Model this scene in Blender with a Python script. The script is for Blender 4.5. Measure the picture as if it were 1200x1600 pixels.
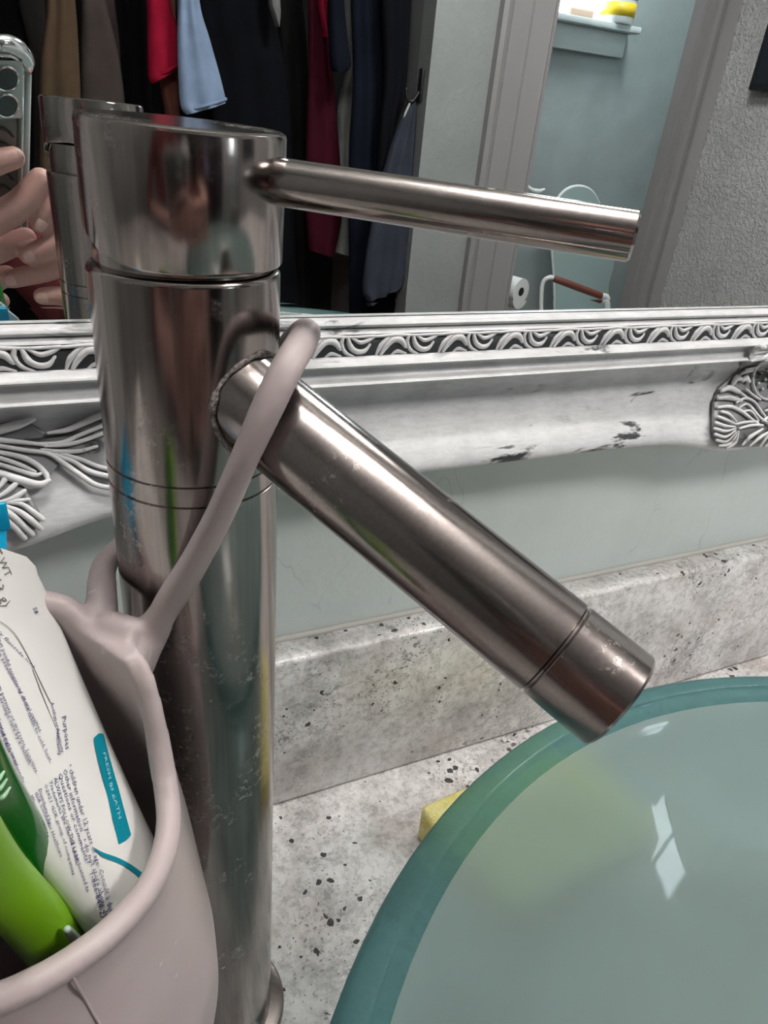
import bpy, bmesh, math, random
from mathutils import Vector, Matrix, noise
random.seed(4)
for o in list(bpy.data.objects): bpy.data.objects.remove(o)
sc = bpy.context.scene
COL = sc.collection
PI = math.pi

# ------------------------------------------------------------------ camera
CAM = Vector((-0.03631, -0.32900, 0.39858))
RT = Vector((0.90732167, -0.4120277, 0.08366933))
UP = Vector((0.12991772, 0.46402652, 0.87624242))
FW = Vector((0.39986094, 0.78416361, -0.47455102))
FPX = 1111.53
cam_d = bpy.data.cameras.new('camera'); cam = bpy.data.objects.new('camera', cam_d); COL.objects.link(cam)
cam.matrix_world = Matrix((( RT.x, UP.x, -FW.x, CAM.x), (RT.y, UP.y, -FW.y, CAM.y), (RT.z, UP.z, -FW.z, CAM.z), (0, 0, 0, 1)))
cam_d.sensor_fit = 'VERTICAL'; cam_d.sensor_height = 36.0; cam_d.lens = 36.0 * FPX / 1600.0
cam_d.clip_start = 0.002; cam_d.clip_end = 60
sc.camera = cam

# ------------------------------------------------------------------ world, lights, exposure
w = bpy.data.worlds.new('daylight'); sc.world = w; w.use_nodes = True
wn = w.node_tree.nodes; wl = w.node_tree.links
bg = wn['Background']; bg.inputs['Color'].default_value = (0.86, 0.95, 1.0, 1); bg.inputs['Strength'].default_value = 13.0
sc.view_settings.view_transform = 'Standard'; sc.view_settings.look = 'None'
sc.view_settings.gamma = 1.0; sc.view_settings.use_curve_mapping = False
sc.view_settings.exposure = 0.56
sc.cycles.max_bounces = 8; sc.cycles.diffuse_bounces = 3; sc.cycles.glossy_bounces = 5; sc.cycles.transmission_bounces = 6; sc.cycles.transparent_max_bounces = 8; sc.cycles.caustics_reflective = False
def area(name, loc, target, size, power, color, sy=None):
    l = bpy.data.lights.new(name, 'AREA'); l.energy = power; l.color = color; l.size = size
    if sy: l.shape = 'RECTANGLE'; l.size_y = sy
    o = bpy.data.objects.new(name, l); COL.objects.link(o); o.location = loc
    o.rotation_euler = (Vector(target) - Vector(loc)).to_track_quat('-Z', 'Y').to_euler()
    return o
CEIL_LAMP = Vector((1.25, -1.10, 1.80))
area('ceiling_lamp_light', CEIL_LAMP + Vector((0, 0, -0.062)), (1.25, -1.10, 0), 0.42, 20, (1.0, 0.965, 0.93))

# ------------------------------------------------------------------ geometry of the room (units: about 1.17 per metre)
TILT, YMIR = 0.00907, -0.00754
MN = Vector((0, -math.cos(TILT), -math.sin(TILT))); MP = Vector((0, YMIR, 0.3))
DOOR_Y, BATH_Y = -2.15, -3.15
def ray(px, py): return (FW + RT * ((px - 600) / FPX) - UP * ((py - 800) / FPX)).normalized()
def at_y(px, py, y): d = ray(px, py); return CAM + d * ((y - CAM.y) / d.y)
def at_z(px, py, z): d = ray(px, py); return CAM + d * ((z - CAM.z) / d.z)
def mray(px, py):
    d = ray(px, py); t = (MP - CAM).dot(MN) / d.dot(MN); return CAM + d * t, d - MN * (2 * d.dot(MN))
def M(px, py, y): h, d = mray(px, py); return h + d * ((y - h.y) / d.y)      # point of the room seen in the mirror
def MX(px, py, x): h, d = mray(px, py); return h + d * ((x - h.x) / d.x)
FLOOR, CEIL = -1.02, 1.86
XR = M(1150, 0, DOOR_Y).x      # right-hand wall
XL = -1.35

# ------------------------------------------------------------------ materials
def mat(name, color=(.8, .8, .8), rough=.5, metal=0.0, **kw):
    m = bpy.data.materials.new(name); m.use_nodes = True
    b = m.node_tree.nodes['Principled BSDF']
    b.inputs['Base Color'].default_value = (*color, 1); b.inputs['Roughness'].default_value = rough; b.inputs['Metallic'].default_value = metal
    for k, v in kw.items():
        b.inputs[k.replace('_', ' ')].default_value = v
    return m
def nd(m, t, **kw):
    n = m.node_tree.nodes.new(t)
    for k, v in kw.items():
        if k in n.inputs.keys() if isinstance(k, str) else False: n.inputs[k].default_value = v
        else: setattr(n, k, v)
    return n
def L(m, a, b): m.node_tree.links.new(a, b)
def B(m): return m.node_tree.nodes['Principled BSDF']
def coords(m, scale=(1, 1, 1), rot=(0, 0, 0)):
    t = nd(m, 'ShaderNodeTexCoord'); mp = nd(m, 'ShaderNodeMapping'); mp.inputs['Scale'].default_value = scale; mp.inputs['Rotation'].default_value = rot
    L(m, t.outputs['Object'], mp.inputs['Vector']); return mp.outputs['Vector']
def ntex(m, vec, scale, detail=4, rough=.55, dist=0):
    n = nd(m, 'ShaderNodeTexNoise'); n.inputs['Scale'].default_value = scale; n.inputs['Detail'].default_value = detail
    n.inputs['Roughness'].default_value = rough; n.inputs['Distortion'].default_value = dist; L(m, vec, n.inputs['Vector']); return n.outputs['Fac']
def vor(m, vec, scale, feature='F1', out='Distance'):
    n = nd(m, 'ShaderNodeTexVoronoi'); n.feature = feature; n.inputs['Scale'].default_value = scale; L(m, vec, n.inputs['Vector']); return n.outputs[out]
def ramp(m, fac, stops):
    r = nd(m, 'ShaderNodeValToRGB'); e = r.color_ramp.elements
    while len(e) < len(stops): e.new(.5)
    for el, (p, c) in zip(e, stops): el.position = p; el.color = c if len(c) == 4 else (*c, 1)
    L(m, fac, r.inputs['Fac']); return r.outputs['Color']
def g(v): return (v, v, v)
def mixc(m, fac, a, b, mode='MIX'):
    n = nd(m, 'ShaderNodeMix'); n.data_type = 'RGBA'; n.blend_type = mode
    for s, v in ((0, fac), (6, a), (7, b)):
        if isinstance(v, (int, float)): n.inputs[s].default_value = v
        elif isinstance(v, tuple): n.inputs[s].default_value = (*v, 1) if len(v) == 3 else v
        else: L(m, v, n.inputs[s])
    return n.outputs[2]
def math_(m, op, a, b=None):
    n = nd(m, 'ShaderNodeMath'); n.operation = op
    for i, v in enumerate((a, b)):
        if v is None: continue
        if isinstance(v, (int, float)): n.inputs[i].default_value = v
        else: L(m, v, n.inputs[i])
    return n.outputs[0]
def bump(m, h, strength=.3, dist=.001, normal_in=None):
    n = nd(m, 'ShaderNodeBump'); n.inputs['Strength'].default_value = strength; n.inputs['Distance'].default_value = dist
    L(m, h, n.inputs['Height']); 
    L(m, n.outputs['Normal'], B(m).inputs['Normal'])

def m_granite():
    m = mat('granite', rough=.22); v = coords(m); vs = coords(m, (1, 1, 1), (.5, .3, .8))
    base = ramp(m, ntex(m, v, 34, 6, .62), [(.30, (.40, .385, .37)), (.46, (.60, .58, .57)), (.62, (.76, .745, .74))])
    pink = ramp(m, ntex(m, vs, 19, 4), [(.5, g(0)), (.72, g(1))])
    base = mixc(m, math_(m, 'MULTIPLY', pink, .35), base, (.62, .50, .46))
    grain = ramp(m, ntex(m, v, 240, 3, .7), [(.35, (.62, .62, .62)), (.55, (1, 1, 1))])
    base = mixc(m, .8, base, grain, 'MULTIPLY')
    # black mica flecks, denser in drifting clusters
    cl = ramp(m, ntex(m, v, 15, 3, .6), [(.42, g(0)), (.66, g(1))])
    wob = nd(m, 'ShaderNodeVectorMath'); wob.operation = 'ADD'
    nz = nd(m, 'ShaderNodeTexNoise'); nz.inputs['Scale'].default_value = 160; L(m, v, nz.inputs['Vector'])
    sc_ = nd(m, 'ShaderNodeVectorMath'); sc_.operation = 'SCALE'; sc_.inputs['Scale'].default_value = .006; L(m, nz.outputs['Color'], sc_.inputs[0])
    L(m, v, wob.inputs[0]); L(m, sc_.outputs[0], wob.inputs[1])
    d1 = vor(m, wob.outputs[0], 120); d2 = vor(m, wob.outputs[0], 330)
    th = math_(m, 'ADD', .10, math_(m, 'MULTIPLY', cl, .20))
    f1 = math_(m, 'LESS_THAN', d1, th)
    f2 = math_(m, 'LESS_THAN', d2, math_(m, 'ADD', .10, math_(m, 'MULTIPLY', cl, .20)))
    rnd = nd(m, 'ShaderNodeTexVoronoi'); rnd.inputs['Scale'].default_value = 120; L(m, wob.outputs[0], rnd.inputs['Vector'])
    keep = math_(m, 'GREATER_THAN', math_(m, 'ADD', rnd.outputs['Color'], math_(m, 'MULTIPLY', cl, .35)), .62)
    f1 = math_(m, 'MULTIPLY', f1, keep)
    c = mixc(m, math_(m, 'MULTIPLY', f2, .70), base, (.16, .15, .15))
    c = mixc(m, math_(m, 'MULTIPLY', f1, .95), c, (.035, .032, .035))
    smud = math_(m, 'MULTIPLY', ramp(m, ntex(m, coords(m, (1, 1, 1.6), (0, .7, .4)), 105, 5, .68), [(.585, g(0)), (.66, g(1))]), math_(m, 'ADD', .22, cl))
    c = mixc(m, math_(m, 'MULTIPLY', smud, .75), c, (.12, .115, .11))
    vein = ramp(m, ntex(m, v, 9, 5, .6, 1.2), [(.475, g(0)), (.5, g(1)), (.525, g(0))])
    c = mixc(m, math_(m, 'MULTIPLY', math_(m, 'MULTIPLY', vein, cl), .6), c, (.22, .20, .20))
    L(m, c, B(m).inputs['Base Color'])
    bump(m, ntex(m, v, 300, 3), .08, .0005)
    return m
def m_wall(name, col, bscale, bstr, bdist, rough=.6):
    m = mat(name, col, rough); v = coords(m)
    c = mixc(m, ramp(m, ntex(m, v, 5, 4), [(.35, g(0)), (.65, g(1))]), tuple(x * .93 for x in col), tuple(min(1, x * 1.05) for x in col))
    L(m, c, B(m).inputs['Base Color'])
    h = ramp(m, ntex(m, v, bscale, 5, .55, .4), [(.44, g(0)), (.60, g(1))])
    bump(m, h, bstr, bdist); return m
def m_paint():      # wall behind the mirror: thick eggshell paint with hairline cracks
    col = (.64, .70, .685); m = mat('sage_grey_paint', col, .42); v = coords(m)
    c = mixc(m, ramp(m, ntex(m, v, 12, 5), [(.35, g(0)), (.65, g(1))]), tuple(x * .95 for x in col), tuple(x * 1.04 for x in col))
    vc = coords(m, (26, 26, 13), (0, .5, 0))
    e = nd(m, 'ShaderNodeTexVoronoi'); e.feature = 'DISTANCE_TO_EDGE'; e.inputs['Scale'].default_value = 1.0
    nz = nd(m, 'ShaderNodeTexNoise'); nz.inputs['Scale'].default_value = 1.3; L(m, vc, nz.inputs['Vector'])
    ad = nd(m, 'ShaderNodeVectorMath'); ad.operation = 'ADD'; L(m, vc, ad.inputs[0]); L(m, nz.outputs['Color'], ad.inputs[1]); L(m, ad.outputs[0], e.inputs['Vector'])
    crack = math_(m, 'LESS_THAN', e.outputs['Distance'], .012)
    mask = ramp(m, ntex(m, v, 17, 2), [(.54, g(0)), (.60, g(1))])
    ck = math_(m, 'MULTIPLY', crack, mask)
    c = mixc(m, math_(m, 'MULTIPLY', ck, .18), c, (.25, .28, .27))
    L(m, c, B(m).inputs['Base Color'])
    h = math_(m, 'ADD', ntex(m, v, 60, 4), math_(m, 'MULTIPLY', ck, -.4)); bump(m, h, .35, .0016); return m
def m_frame(name='antique_white_paint', wear=.5, lo=(.70, .70, .71), dark=(.035, .038, .042)):
    m = mat(name, lo, .38); v = coords(m); vx = coords(m, (.35, 1, 1.6))
    c = mixc(m, ramp(m, ntex(m, v, 40, 4), [(.35, g(0)), (.7, g(1))]), tuple(x * .86 for x in lo), tuple(min(1, x * 1.06) for x in lo))
    sm = ramp(m, ntex(m, vx, 46, 5, .62, .6), [(wear + .07, g(0)), (wear + .115, g(1))])
    big = ramp(m, ntex(m, v, 13, 2), [(.5, g(0)), (.62, g(1))])
    c = mixc(m, math_(m, 'MULTIPLY', sm, big), c, dark)
    fine = ramp(m, ntex(m, vx, 300, 4, .7), [(.40, (.80, .80, .80)), (.56, (1, 1, 1))])
    c = mixc(m, .55, c, fine, 'MULTIPLY')
    L(m, c, B(m).inputs['Base Color']); bump(m, ntex(m, v, 180, 4), .22, .0006); return m
def m_metal(name, col=(.31, .275, .262), rough=.16, scale_=.5, axis=(1, 1, .02), stain=.5):
    m = mat(name, col, rough, 1.0); v = coords(m); va = coords(m, axis)
    br = ntex(m, va, 900, 3, .6)
    c = mixc(m, ramp(m, br, [(.3, g(0)), (.7, g(1))]), tuple(x * .90 for x in col), tuple(min(1, x * 1.08) for x in col))
    spots = ramp(m, ntex(m, v, 420, 4, .75), [(.52, g(0)), (.66, g(1))])
    zone = ramp(m, ntex(m, v, 26, 4, .65, .6), [(stain, g(0)), (stain + .16, g(1))])
    lime = math_(m, 'MULTIPLY', spots, zone)
    c = mixc(m, math_(m, 'MULTIPLY', lime, scale_), c, (.62, .60, .57))
    L(m, c, B(m).inputs['Base Color'])
    r = math_(m, 'ADD', rough, math_(m, 'MULTIPLY', lime, .35)); r = math_(m, 'ADD', r, math_(m, 'MULTIPLY', zone, .09))
    L(m, r, B(m).inputs['Roughness'])
    met = math_(m, 'SUBTRACT', 1.0, math_(m, 'MULTIPLY', lime, .55 * scale_)); L(m, met, B(m).inputs['Metallic'])
    bump(m, math_(m, 'ADD', math_(m, 'MULTIPLY', br, .5), lime), .05, .0003)
    return m
def m_silicone():
    col = (.45, .375, .375); m = mat('mauve_silicone', col, .47); v = coords(m)
    c = mixc(m, ramp(m, ntex(m, v, 18, 4), [(.35, g(0)), (.68, g(1))]), tuple(x * .92 for x in col), tuple(x * 1.07 for x in col))
    sp = ramp(m, ntex(m, v, 130, 3, .6, .5), [(.685, g(0)), (.72, g(1))])
    c = mixc(m, math_(m, 'MULTIPLY', sp, .55), c, (.62, .60, .62))
    L(m, c, B(m).inputs['Base Color']); b = B(m)
    r = math_(m, 'SUBTRACT', .47, math_(m, 'MULTIPLY', sp, .2)); L(m, r, b.inputs['Roughness'])
    bump(m, ntex(m, v, 160, 4), .12, .0006); return m
def m_cloth(name, col, rough=.95):
    m = mat(name, col, rough); v = coords(m)
    c = mixc(m, ramp(m, ntex(m, v, 9, 4), [(.3, g(0)), (.7, g(1))]), tuple(x * .8 for x in col), tuple(min(1, x * 1.15) for x in col))
    L(m, c, B(m).inputs['Base Color']); bump(m, ntex(m, v, 220, 2), .25, .002); B(m).inputs['Specular IOR Level'].default_value = .08; return m
def m_skin():
    m = mat('skin', (.62, .36, .30), .5); v = coords(m)
    c = ramp(m, ntex(m, v, 45, 4), [(.3, (.56, .30, .26)), (.55, (.66, .39, .345)), (.75, (.70, .36, .32))])
    L(m, c, B(m).inputs['Base Color']); 
    bump(m, ntex(m, v, 380, 3), .25, .0006); return m
def m_glass(name, diff, trans, refr, rough, fd, ft, coat, crough):
    """cast glass: some scattering, some translucency, blurred see-through, a little straight see-through, polished skin"""
    m = mat(name, diff, .32); nt = m.node_tree; b = B(m)
    b.inputs['Coat Weight'].default_value = coat; b.inputs['Coat Roughness'].default_value = crough
    tr = nd(m, 'ShaderNodeBsdfTranslucent'); tr.inputs['Color'].default_value = (*trans, 1)
    rf = nd(m, 'ShaderNodeBsdfRefraction'); rf.inputs['Color'].default_value = (*refr, 1); rf.inputs['Roughness'].default_value = rough; rf.inputs['IOR'].default_value = 1.10
    tp_ = nd(m, 'ShaderNodeBsdfTransparent'); tp_.inputs['Color'].default_value = (*refr, 1)
    a0 = nd(m, 'ShaderNodeMixShader'); a0.inputs[0].default_value = ft; L(m, rf.outputs[0], a0.inputs[1]); L(m, tp_.outputs[0], a0.inputs[2])
    a1 = nd(m, 'ShaderNodeMixShader'); a1.inputs[0].default_value = .35; L(m, b.outputs[0], a1.inputs[1]); L(m, tr.outputs[0], a1.inputs[2])
    a2 = nd(m, 'ShaderNodeMixShader'); a2.inputs[0].default_value = fd; L(m, a1.outputs[0], a2.inputs[1]); L(m, a0.outputs[0], a2.inputs[2])
    v = coords(m); sp_ = ramp(m, ntex(m, v, 110, 4, .7), [(.68, g(0)), (.75, g(1))])
    L(m, mixc(m, math_(m, 'MULTIPLY', sp_, .25), diff, tuple(min(1, x * 1.5) for x in diff)), b.inputs['Base Color'])
    L(m, a2.outputs[0], nt.nodes['Material Output'].inputs['Surface']); return m
def m_frost(): return m_glass('frosted_teal_glass', (.43, .49, .475), (.48, .56, .54), (.80, .86, .84), .30, .50, .30, 1.0, .02)
def m_tealglass(): return m_glass('polished_teal_glass', (.10, .22, .225), (.16, .36, .37), (.52, .76, .77), .12, .55, .55, .6, .03)
def m_emit(name, col, s):
    m = mat(name, col, .5); B(m).inputs['Emission Color'].default_value = (*col, 1); B(m).inputs['Emission Strength'].default_value = s; return m

GRAN = m_granite(); PAINT = m_paint()
WALL = m_wall('grey_textured_plaster', (.47, .47, .475), 85, .7, .006)
WALL2 = m_wall('pale_grey_plaster', (.245, .26, .257), 44, .2, .005)
BATHW = m_wall('bath_teal_plaster', (.335, .38, .38), 44, .12, .004)
TRIM = mat('grey_trim_gloss', (.25, .238, .242), .35)
CEILM = mat('white_ceiling', (.72, .72, .71), .8)
FLOORM = m_wall('brown_vinyl', (.20, .13, .10), 12, .1, .002, .4)
WHITE = m_frame('antique_white_paint', .50); WHITE2 = m_frame('antique_white_carving', .52, (.80, .79, .80))
BLACKP = m_frame('black_undercoat', .9, (.040, .043, .047))
METAL = m_metal('brushed_nickel'); METALX = m_metal('brushed_nickel_rod', (.27, .235, .225), rough=.19, axis=(1, 1, 1), stain=.56)
DIRT = mat('grimy_metal', (.16, .145, .135), .6, .7)
SIL = m_silicone()
MIRROR = mat('mirror_silver', (.86, .89, .885), .004, 1.0)
FROST = m_frost(); TEAL = m_tealglass()
SKIN = m_skin(); NAIL = mat('finger_nail', (.80, .52, .47), .22)
PLW = mat('white_plastic', (.80, .82, .82), .3)

# ------------------------------------------------------------------ mesh helpers
def put(o, parent=None, kind=None, label=None, cat=None, group=None):
    COL.objects.link(o)
    if parent is not None: o.parent = parent
    if kind: o['kind'] = kind
    if label: o['label'] = label
    if cat: o['category'] = cat
    if group: o['group'] = group
    return o
def empty(name, loc, label, cat, group=None):
    o = bpy.data.objects.new(name, None); o.location = loc; o.empty_display_size = .01
    return put(o, None, None, label, cat, group)
def wloc(p):
    v = Vector((0, 0, 0))
    while p is not None: v = v + p.location; p = p.parent
    return v
def obj(name, vf, m, parent=None, smooth=True, angle=None, origin=None, **kw):
    vs, fs = vf
    off = wloc(parent) if parent is not None else Vector((0, 0, 0))
    loc = Vector((0, 0, 0))
    if origin is not None: loc = Vector(origin) - off
    elif parent is None and vs:
        xs = [v[0] for v in vs]; ys = [v[1] for v in vs]; zs = [v[2] for v in vs]
        loc = Vector(((min(xs) + max(xs)) / 2, (min(ys) + max(ys)) / 2, min(zs)))
    me = bpy.data.meshes.new(name); sh = off + loc
    me.from_pydata([tuple(Vector(v) - sh) for v in vs], [], fs); me.validate()
    b2 = bmesh.new(); b2.from_mesh(me); bmesh.ops.recalc_face_normals(b2, faces=b2.faces); b2.to_mesh(me); b2.free()
    for mm in (m if isinstance(m, (list, tuple)) else [m]): me.materials.append(mm)
    if smooth:
        me.shade_smooth()
        if angle: me.set_sharp_from_angle(angle=math.radians(angle))
    o = bpy.data.objects.new(name, me); o.location = loc
    return put(o, parent, **kw)
def join(*vfs):
    V, F = [], []
    for v, f in vfs:
        n = len(V); V += list(v); F += [tuple(i + n for i in q) for q in f]
    return V, F
def box(x0, x1, y0, y1, z0, z1):
    v = [(x, y, z) for z in (z0, z1) for y in (y0, y1) for x in (x0, x1)]
    return v, [(0, 2, 3, 1), (4, 5, 7, 6), (0, 1, 5, 4), (2, 6, 7, 3), (0, 4, 6, 2), (1, 3, 7, 5)]
def rbox(c, ax, sx, sy, sz, bev=.002, seg=2):
    """bevelled box, centre c, axes ax (3 vectors), full sizes"""
    bm = bmesh.new(); bmesh.ops.create_cube(bm, size=1)
    for v in bm.verts: v.co = Vector((v.co.x * sx, v.co.y * sy, v.co.z * sz))
    if bev: bmesh.ops.bevel(bm, geom=bm.edges[:], offset=bev, segments=seg, affect='EDGES', profile=.5)
    a, b_, d = [Vector(q) for q in ax]; c = Vector(c)
    vs = [c + a * v.co.x + b_ * v.co.y + d * v.co.z for v in bm.verts]; bm.verts.index_update(); fs = [tuple(v.index for v in f.verts) for f in bm.faces]; bm.free()
    return vs, fs
XYZ = ((1, 0, 0), (0, 1, 0), (0, 0, 1))
def catmull(P, n=6):
    P = [Vector(p) for p in P]
    if len(P) < 3: return [P[0].lerp(P[1], i / n) for i in range(n + 1)]
    out = []
    for i in range(len(P) - 1):
        a = P[i - 1] if i else P[0] * 2 - P[1]; b = P[i]; c = P[i + 1]; d = P[i + 2] if i + 2 < len(P) else P[-1] * 2 - P[-2]
        for k in range(n):
            t = k / n; out.append(.5 * ((2 * b) + (c - a) * t + (2 * a - 5 * b + 4 * c - d) * t * t + (3 * b - a - 3 * c + d) * t ** 3))
    out.append(P[-1]); return out
def interp(vals, u):
    k = u * (len(vals) - 1); i = min(int(k), len(vals) - 2); return vals[i] + (vals[i + 1] - vals[i]) * (k - i)
def tube(P, R, n=12, sub=6, flat=1.0, up=None, round_end=True, closed=False):
    """swept tube with tapering radii; flat squashes it along `up`"""
    C = catmull(P, sub) if sub else [Vector(p) for p in P]
    if not isinstance(R, (list, tuple)): R = [R, R]
    N = len(C); V = []; F = []; prev = None
    st = [(C[i], interp(R, i / (N - 1)), 0) for i in range(N)]
    tang = [(C[min(i + 1, N - 1)] - C[max(i - 1, 0)]).normalized() for i in range(N)]
    if round_end and not closed:
        head = []; tail = []
        for a in (80, 55, 28):
            s, cth = math.sin(math.radians(a)), math.cos(math.radians(a))
            head.append((C[0] - tang[0] * st[0][1] * s, max(st[0][1] * cth, 1e-6))); tail.append((C[-1] + tang[-1] * st[-1][1] * s, max(st[-1][1] * cth, 1e-6)))
        st = [(p, r, 0) for p, r in head] + st + [(p, r, 0) for p, r in reversed(tail)]
        tang = [tang[0]] * 3 + tang + [tang[-1]] * 3
    for i, (p, r, _) in enumerate(st):
        t = tang[i]
        if up is not None: u = Vector(up) - t * t.dot(Vector(up)); u.normalize()
        else:
            if prev is None: u = t.orthogonal().normalized()
            else: u = (prev - t * t.dot(prev)).normalized()
            prev = u
        w_ = t.cross(u)
        for k in range(n):
            a = 2 * PI * k / n; V.append(p + w_ * (r * math.cos(a)) + u * (r * flat * math.sin(a)))
    m_ = len(st)
    for i in range(m_ - 1):
        for k in range(n):
            F.append((i * n + k, i * n + (k + 1) % n, (i + 1) * n + (k + 1) % n, (i + 1) * n + k))
    F.append(tuple(range(n))); F.append(tuple((m_ - 1) * n + k for k in range(n)))
    return V, F
def lathe(prof, c, n=64, axis=(0, 0, 1), closed=False):
    """profile [(r, h)] turned about axis through c"""
    d = Vector(axis).normalized(); e1 = d.orthogonal().normalized() if abs(d.z) < .99 else Vector((1, 0, 0)); e1 = (e1 - d * e1.dot(d)).normalized(); e2 = d.cross(e1)
    c = Vector(c); V = []; F = []
    for r, h in prof:
        for k in range(n):
            a = 2 * PI * k / n; V.append(c + d * h + e1 * (r * math.cos(a)) + e2 * (r * math.sin(a)))
    for i in range(len(prof) - 1):
        for k in range(n): F.append((i * n + k, i * n + (k + 1) % n, (i + 1) * n + (k + 1) % n, (i + 1) * n + k))
    if closed:
        i = len(prof) - 1
        for k in range(n): F.append((i * n + k, i * n + (k + 1) % n, (k + 1) % n, k))
    else:
        if prof[0][0] > 1e-6: F.append(tuple(range(n)))
        if prof[-1][0] > 1e-6: F.append(tuple((len(prof) - 1) * n + k for k in range(n)))
    return V, F
def arc(c, r, a0, a1, n=5): return [(c[0] + r * math.cos(math.radians(a0 + (a1 - a0) * i / n)), c[1] + r * math.sin(math.radians(a0 + (a1 - a0) * i / n))) for i in range(n + 1)]
def remeshed(vf, voxel, smooth=6):
    """fuse overlapping solids into one continuous skin; returns verts, faces"""
    me = bpy.data.meshes.new('tmp'); me.from_pydata([tuple(v) for v in vf[0]], [], vf[1])
    b2 = bmesh.new(); b2.from_mesh(me); bmesh.ops.recalc_face_normals(b2, faces=b2.faces); b2.to_mesh(me); b2.free()
    o = bpy.data.objects.new('tmp', me); COL.objects.link(o)
    r = o.modifiers.new('r', 'REMESH'); r.mode = 'VOXEL'; r.voxel_size = voxel
    if smooth: s = o.modifiers.new('s', 'SMOOTH'); s.factor = .5; s.iterations = smooth
    dg = bpy.context.evaluated_depsgraph_get(); dg.update(); e = o.evaluated_get(dg); m2 = e.to_mesh()
    vs = [v.co.copy() for v in m2.vertices]; fs = [tuple(p.vertices) for p in m2.polygons]
    e.to_mesh_clear(); bpy.data.objects.remove(o); bpy.data.meshes.remove(me); return vs, fs
def sphere(c, r, n=16, sq=(1, 1, 1)):
    V = []; F = []; c = Vector(c); m_ = n // 2
    for i in range(m_ + 1):
        t = PI * i / m_
        for k in range(n):
            a = 2 * PI * k / n; V.append(c + Vector((r * sq[0] * math.sin(t) * math.cos(a), r * sq[1] * math.sin(t) * math.sin(a), r * sq[2] * math.cos(t))))
    for i in range(m_):
        for k in range(n): F.append((i * n + k, i * n + (k + 1) % n, (i + 1) * n + (k + 1) % n, (i + 1) * n + k))
    return V, F

# ================================================================== the room
T = .06
obj('floor', box(XL - T, XR + 1.6, BATH_Y - T, T, FLOOR - T, FLOOR), FLOORM, kind='structure', smooth=False)
obj('ceiling', box(XL - T, XR + 1.6, BATH_Y - T, T, CEIL, CEIL + T), CEILM, kind='structure', smooth=False)
obj('wall_back', box(XL - T, XR + T, 0, T, FLOOR, CEIL), PAINT, kind='structure', smooth=False)
obj('wall_left', box(XL - T, XL, DOOR_Y - .8, 0, FLOOR, CEIL), WALL2, kind='structure', smooth=False)
obj('wall_right', box(XR, XR + T, DOOR_Y, 0, FLOOR, CEIL), WALL, kind='structure', smooth=False)
# wall with the closet opening and the bathroom doorway
CX1 = M(672, 105, DOOR_Y).x           # right edge of the closet opening
DX0 = M(856, 60, DOOR_Y).x           # doorway
DX1 = M(1124, 0, DOOR_Y).x
HEADZ = 1.18; WT = .09
obj('wall_front', join(box(CX1, DX0, DOOR_Y - WT, DOOR_Y, FLOOR, CEIL), box(DX1, XR + T, DOOR_Y - WT, DOOR_Y, FLOOR, CEIL),
    box(XL, CX1, DOOR_Y - WT, DOOR_Y, HEADZ, CEIL), box(DX0, DX1, DOOR_Y - WT, DOOR_Y, HEADZ, CEIL)), WALL2, kind='structure', smooth=False)
# closet interior
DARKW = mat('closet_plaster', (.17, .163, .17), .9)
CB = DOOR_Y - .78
obj('wall_closet_back', box(XL - T, CX1 + .14, CB - T, CB, FLOOR, CEIL), mat('closet_back_shade', (.015, .015, .017), .9), kind='structure', smooth=False)  # closet shade put into the back wall as a near-black colour
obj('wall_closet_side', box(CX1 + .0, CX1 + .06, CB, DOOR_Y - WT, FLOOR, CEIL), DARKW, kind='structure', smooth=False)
# bathroom behind the doorway
BX0, BX1 = CX1 + .14, XR + 1.5
obj('wall_bath_left', box(BX0 - T, BX0, BATH_Y, DOOR_Y - WT, FLOOR, CEIL), BATHW, kind='structure', smooth=False)
obj('wall_bath_right', box(BX1, BX1 + T, BATH_Y, DOOR_Y, FLOOR, CEIL), BATHW, kind='structure', smooth=False)
obj('wall_bath_front', box(XR + T, BX1, DOOR_Y - T, DOOR_Y, FLOOR, CEIL), BATHW, kind='structure', smooth=False)
SILL = M(930, 35, BATH_Y).z          # height of the window sill
WX1 = M(990, 30, BATH_Y).x; WX0 = WX1 - .78; WZ1 = SILL + .62
obj('wall_bath_back', join(box(BX0 - T, WX0, BATH_Y - T, BATH_Y, FLOOR, CEIL), box(WX1, BX1 + T, BATH_Y - T, BATH_Y, FLOOR, CEIL),
    box(WX0, WX1, BATH_Y - T, BATH_Y, FLOOR, SILL), box(WX0, WX1, BATH_Y - T, BATH_Y, WZ1, CEIL)), BATHW, kind='structure', smooth=False)
# window: frame, sash bar, privacy pane, stool and apron
win = bpy.data.objects.new('window_1', None); win.location = (WX0, BATH_Y, SILL); put(win, kind='structure')
fr = .035
obj('window_frame', join(box(WX0, WX0 + fr, BATH_Y - T, BATH_Y - .02, SILL, WZ1), box(WX1 - fr, WX1, BATH_Y - T, BATH_Y - .02, SILL, WZ1),
    box(WX0, WX1, BATH_Y - T, BATH_Y - .02, WZ1 - fr, WZ1), box(WX0, WX1, BATH_Y - T, BATH_Y - .02, SILL, SILL + fr * .6)), PLW, win, smooth=False)
obj('sash_bar', box(WX0 + fr, WX1 - fr, BATH_Y - T + .005, BATH_Y - .025, SILL + .30, SILL + .33), PLW, win, smooth=False)
pane = mat('privacy_glass', (.95, .98, 1), .25, Transmission_Weight=1.0, IOR=1.05)
vv = coords(pane); bump(pane, vor(pane, vv, 60), .3, .004)
obj('pane', box(WX0 + fr * .5, WX1 - fr * .5, BATH_Y - .046, BATH_Y - .042, SILL + .01, WZ1 - .01), pane, win, smooth=False)
SILLM = mat('sill_paint', (.62, .67, .67), .5)
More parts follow.
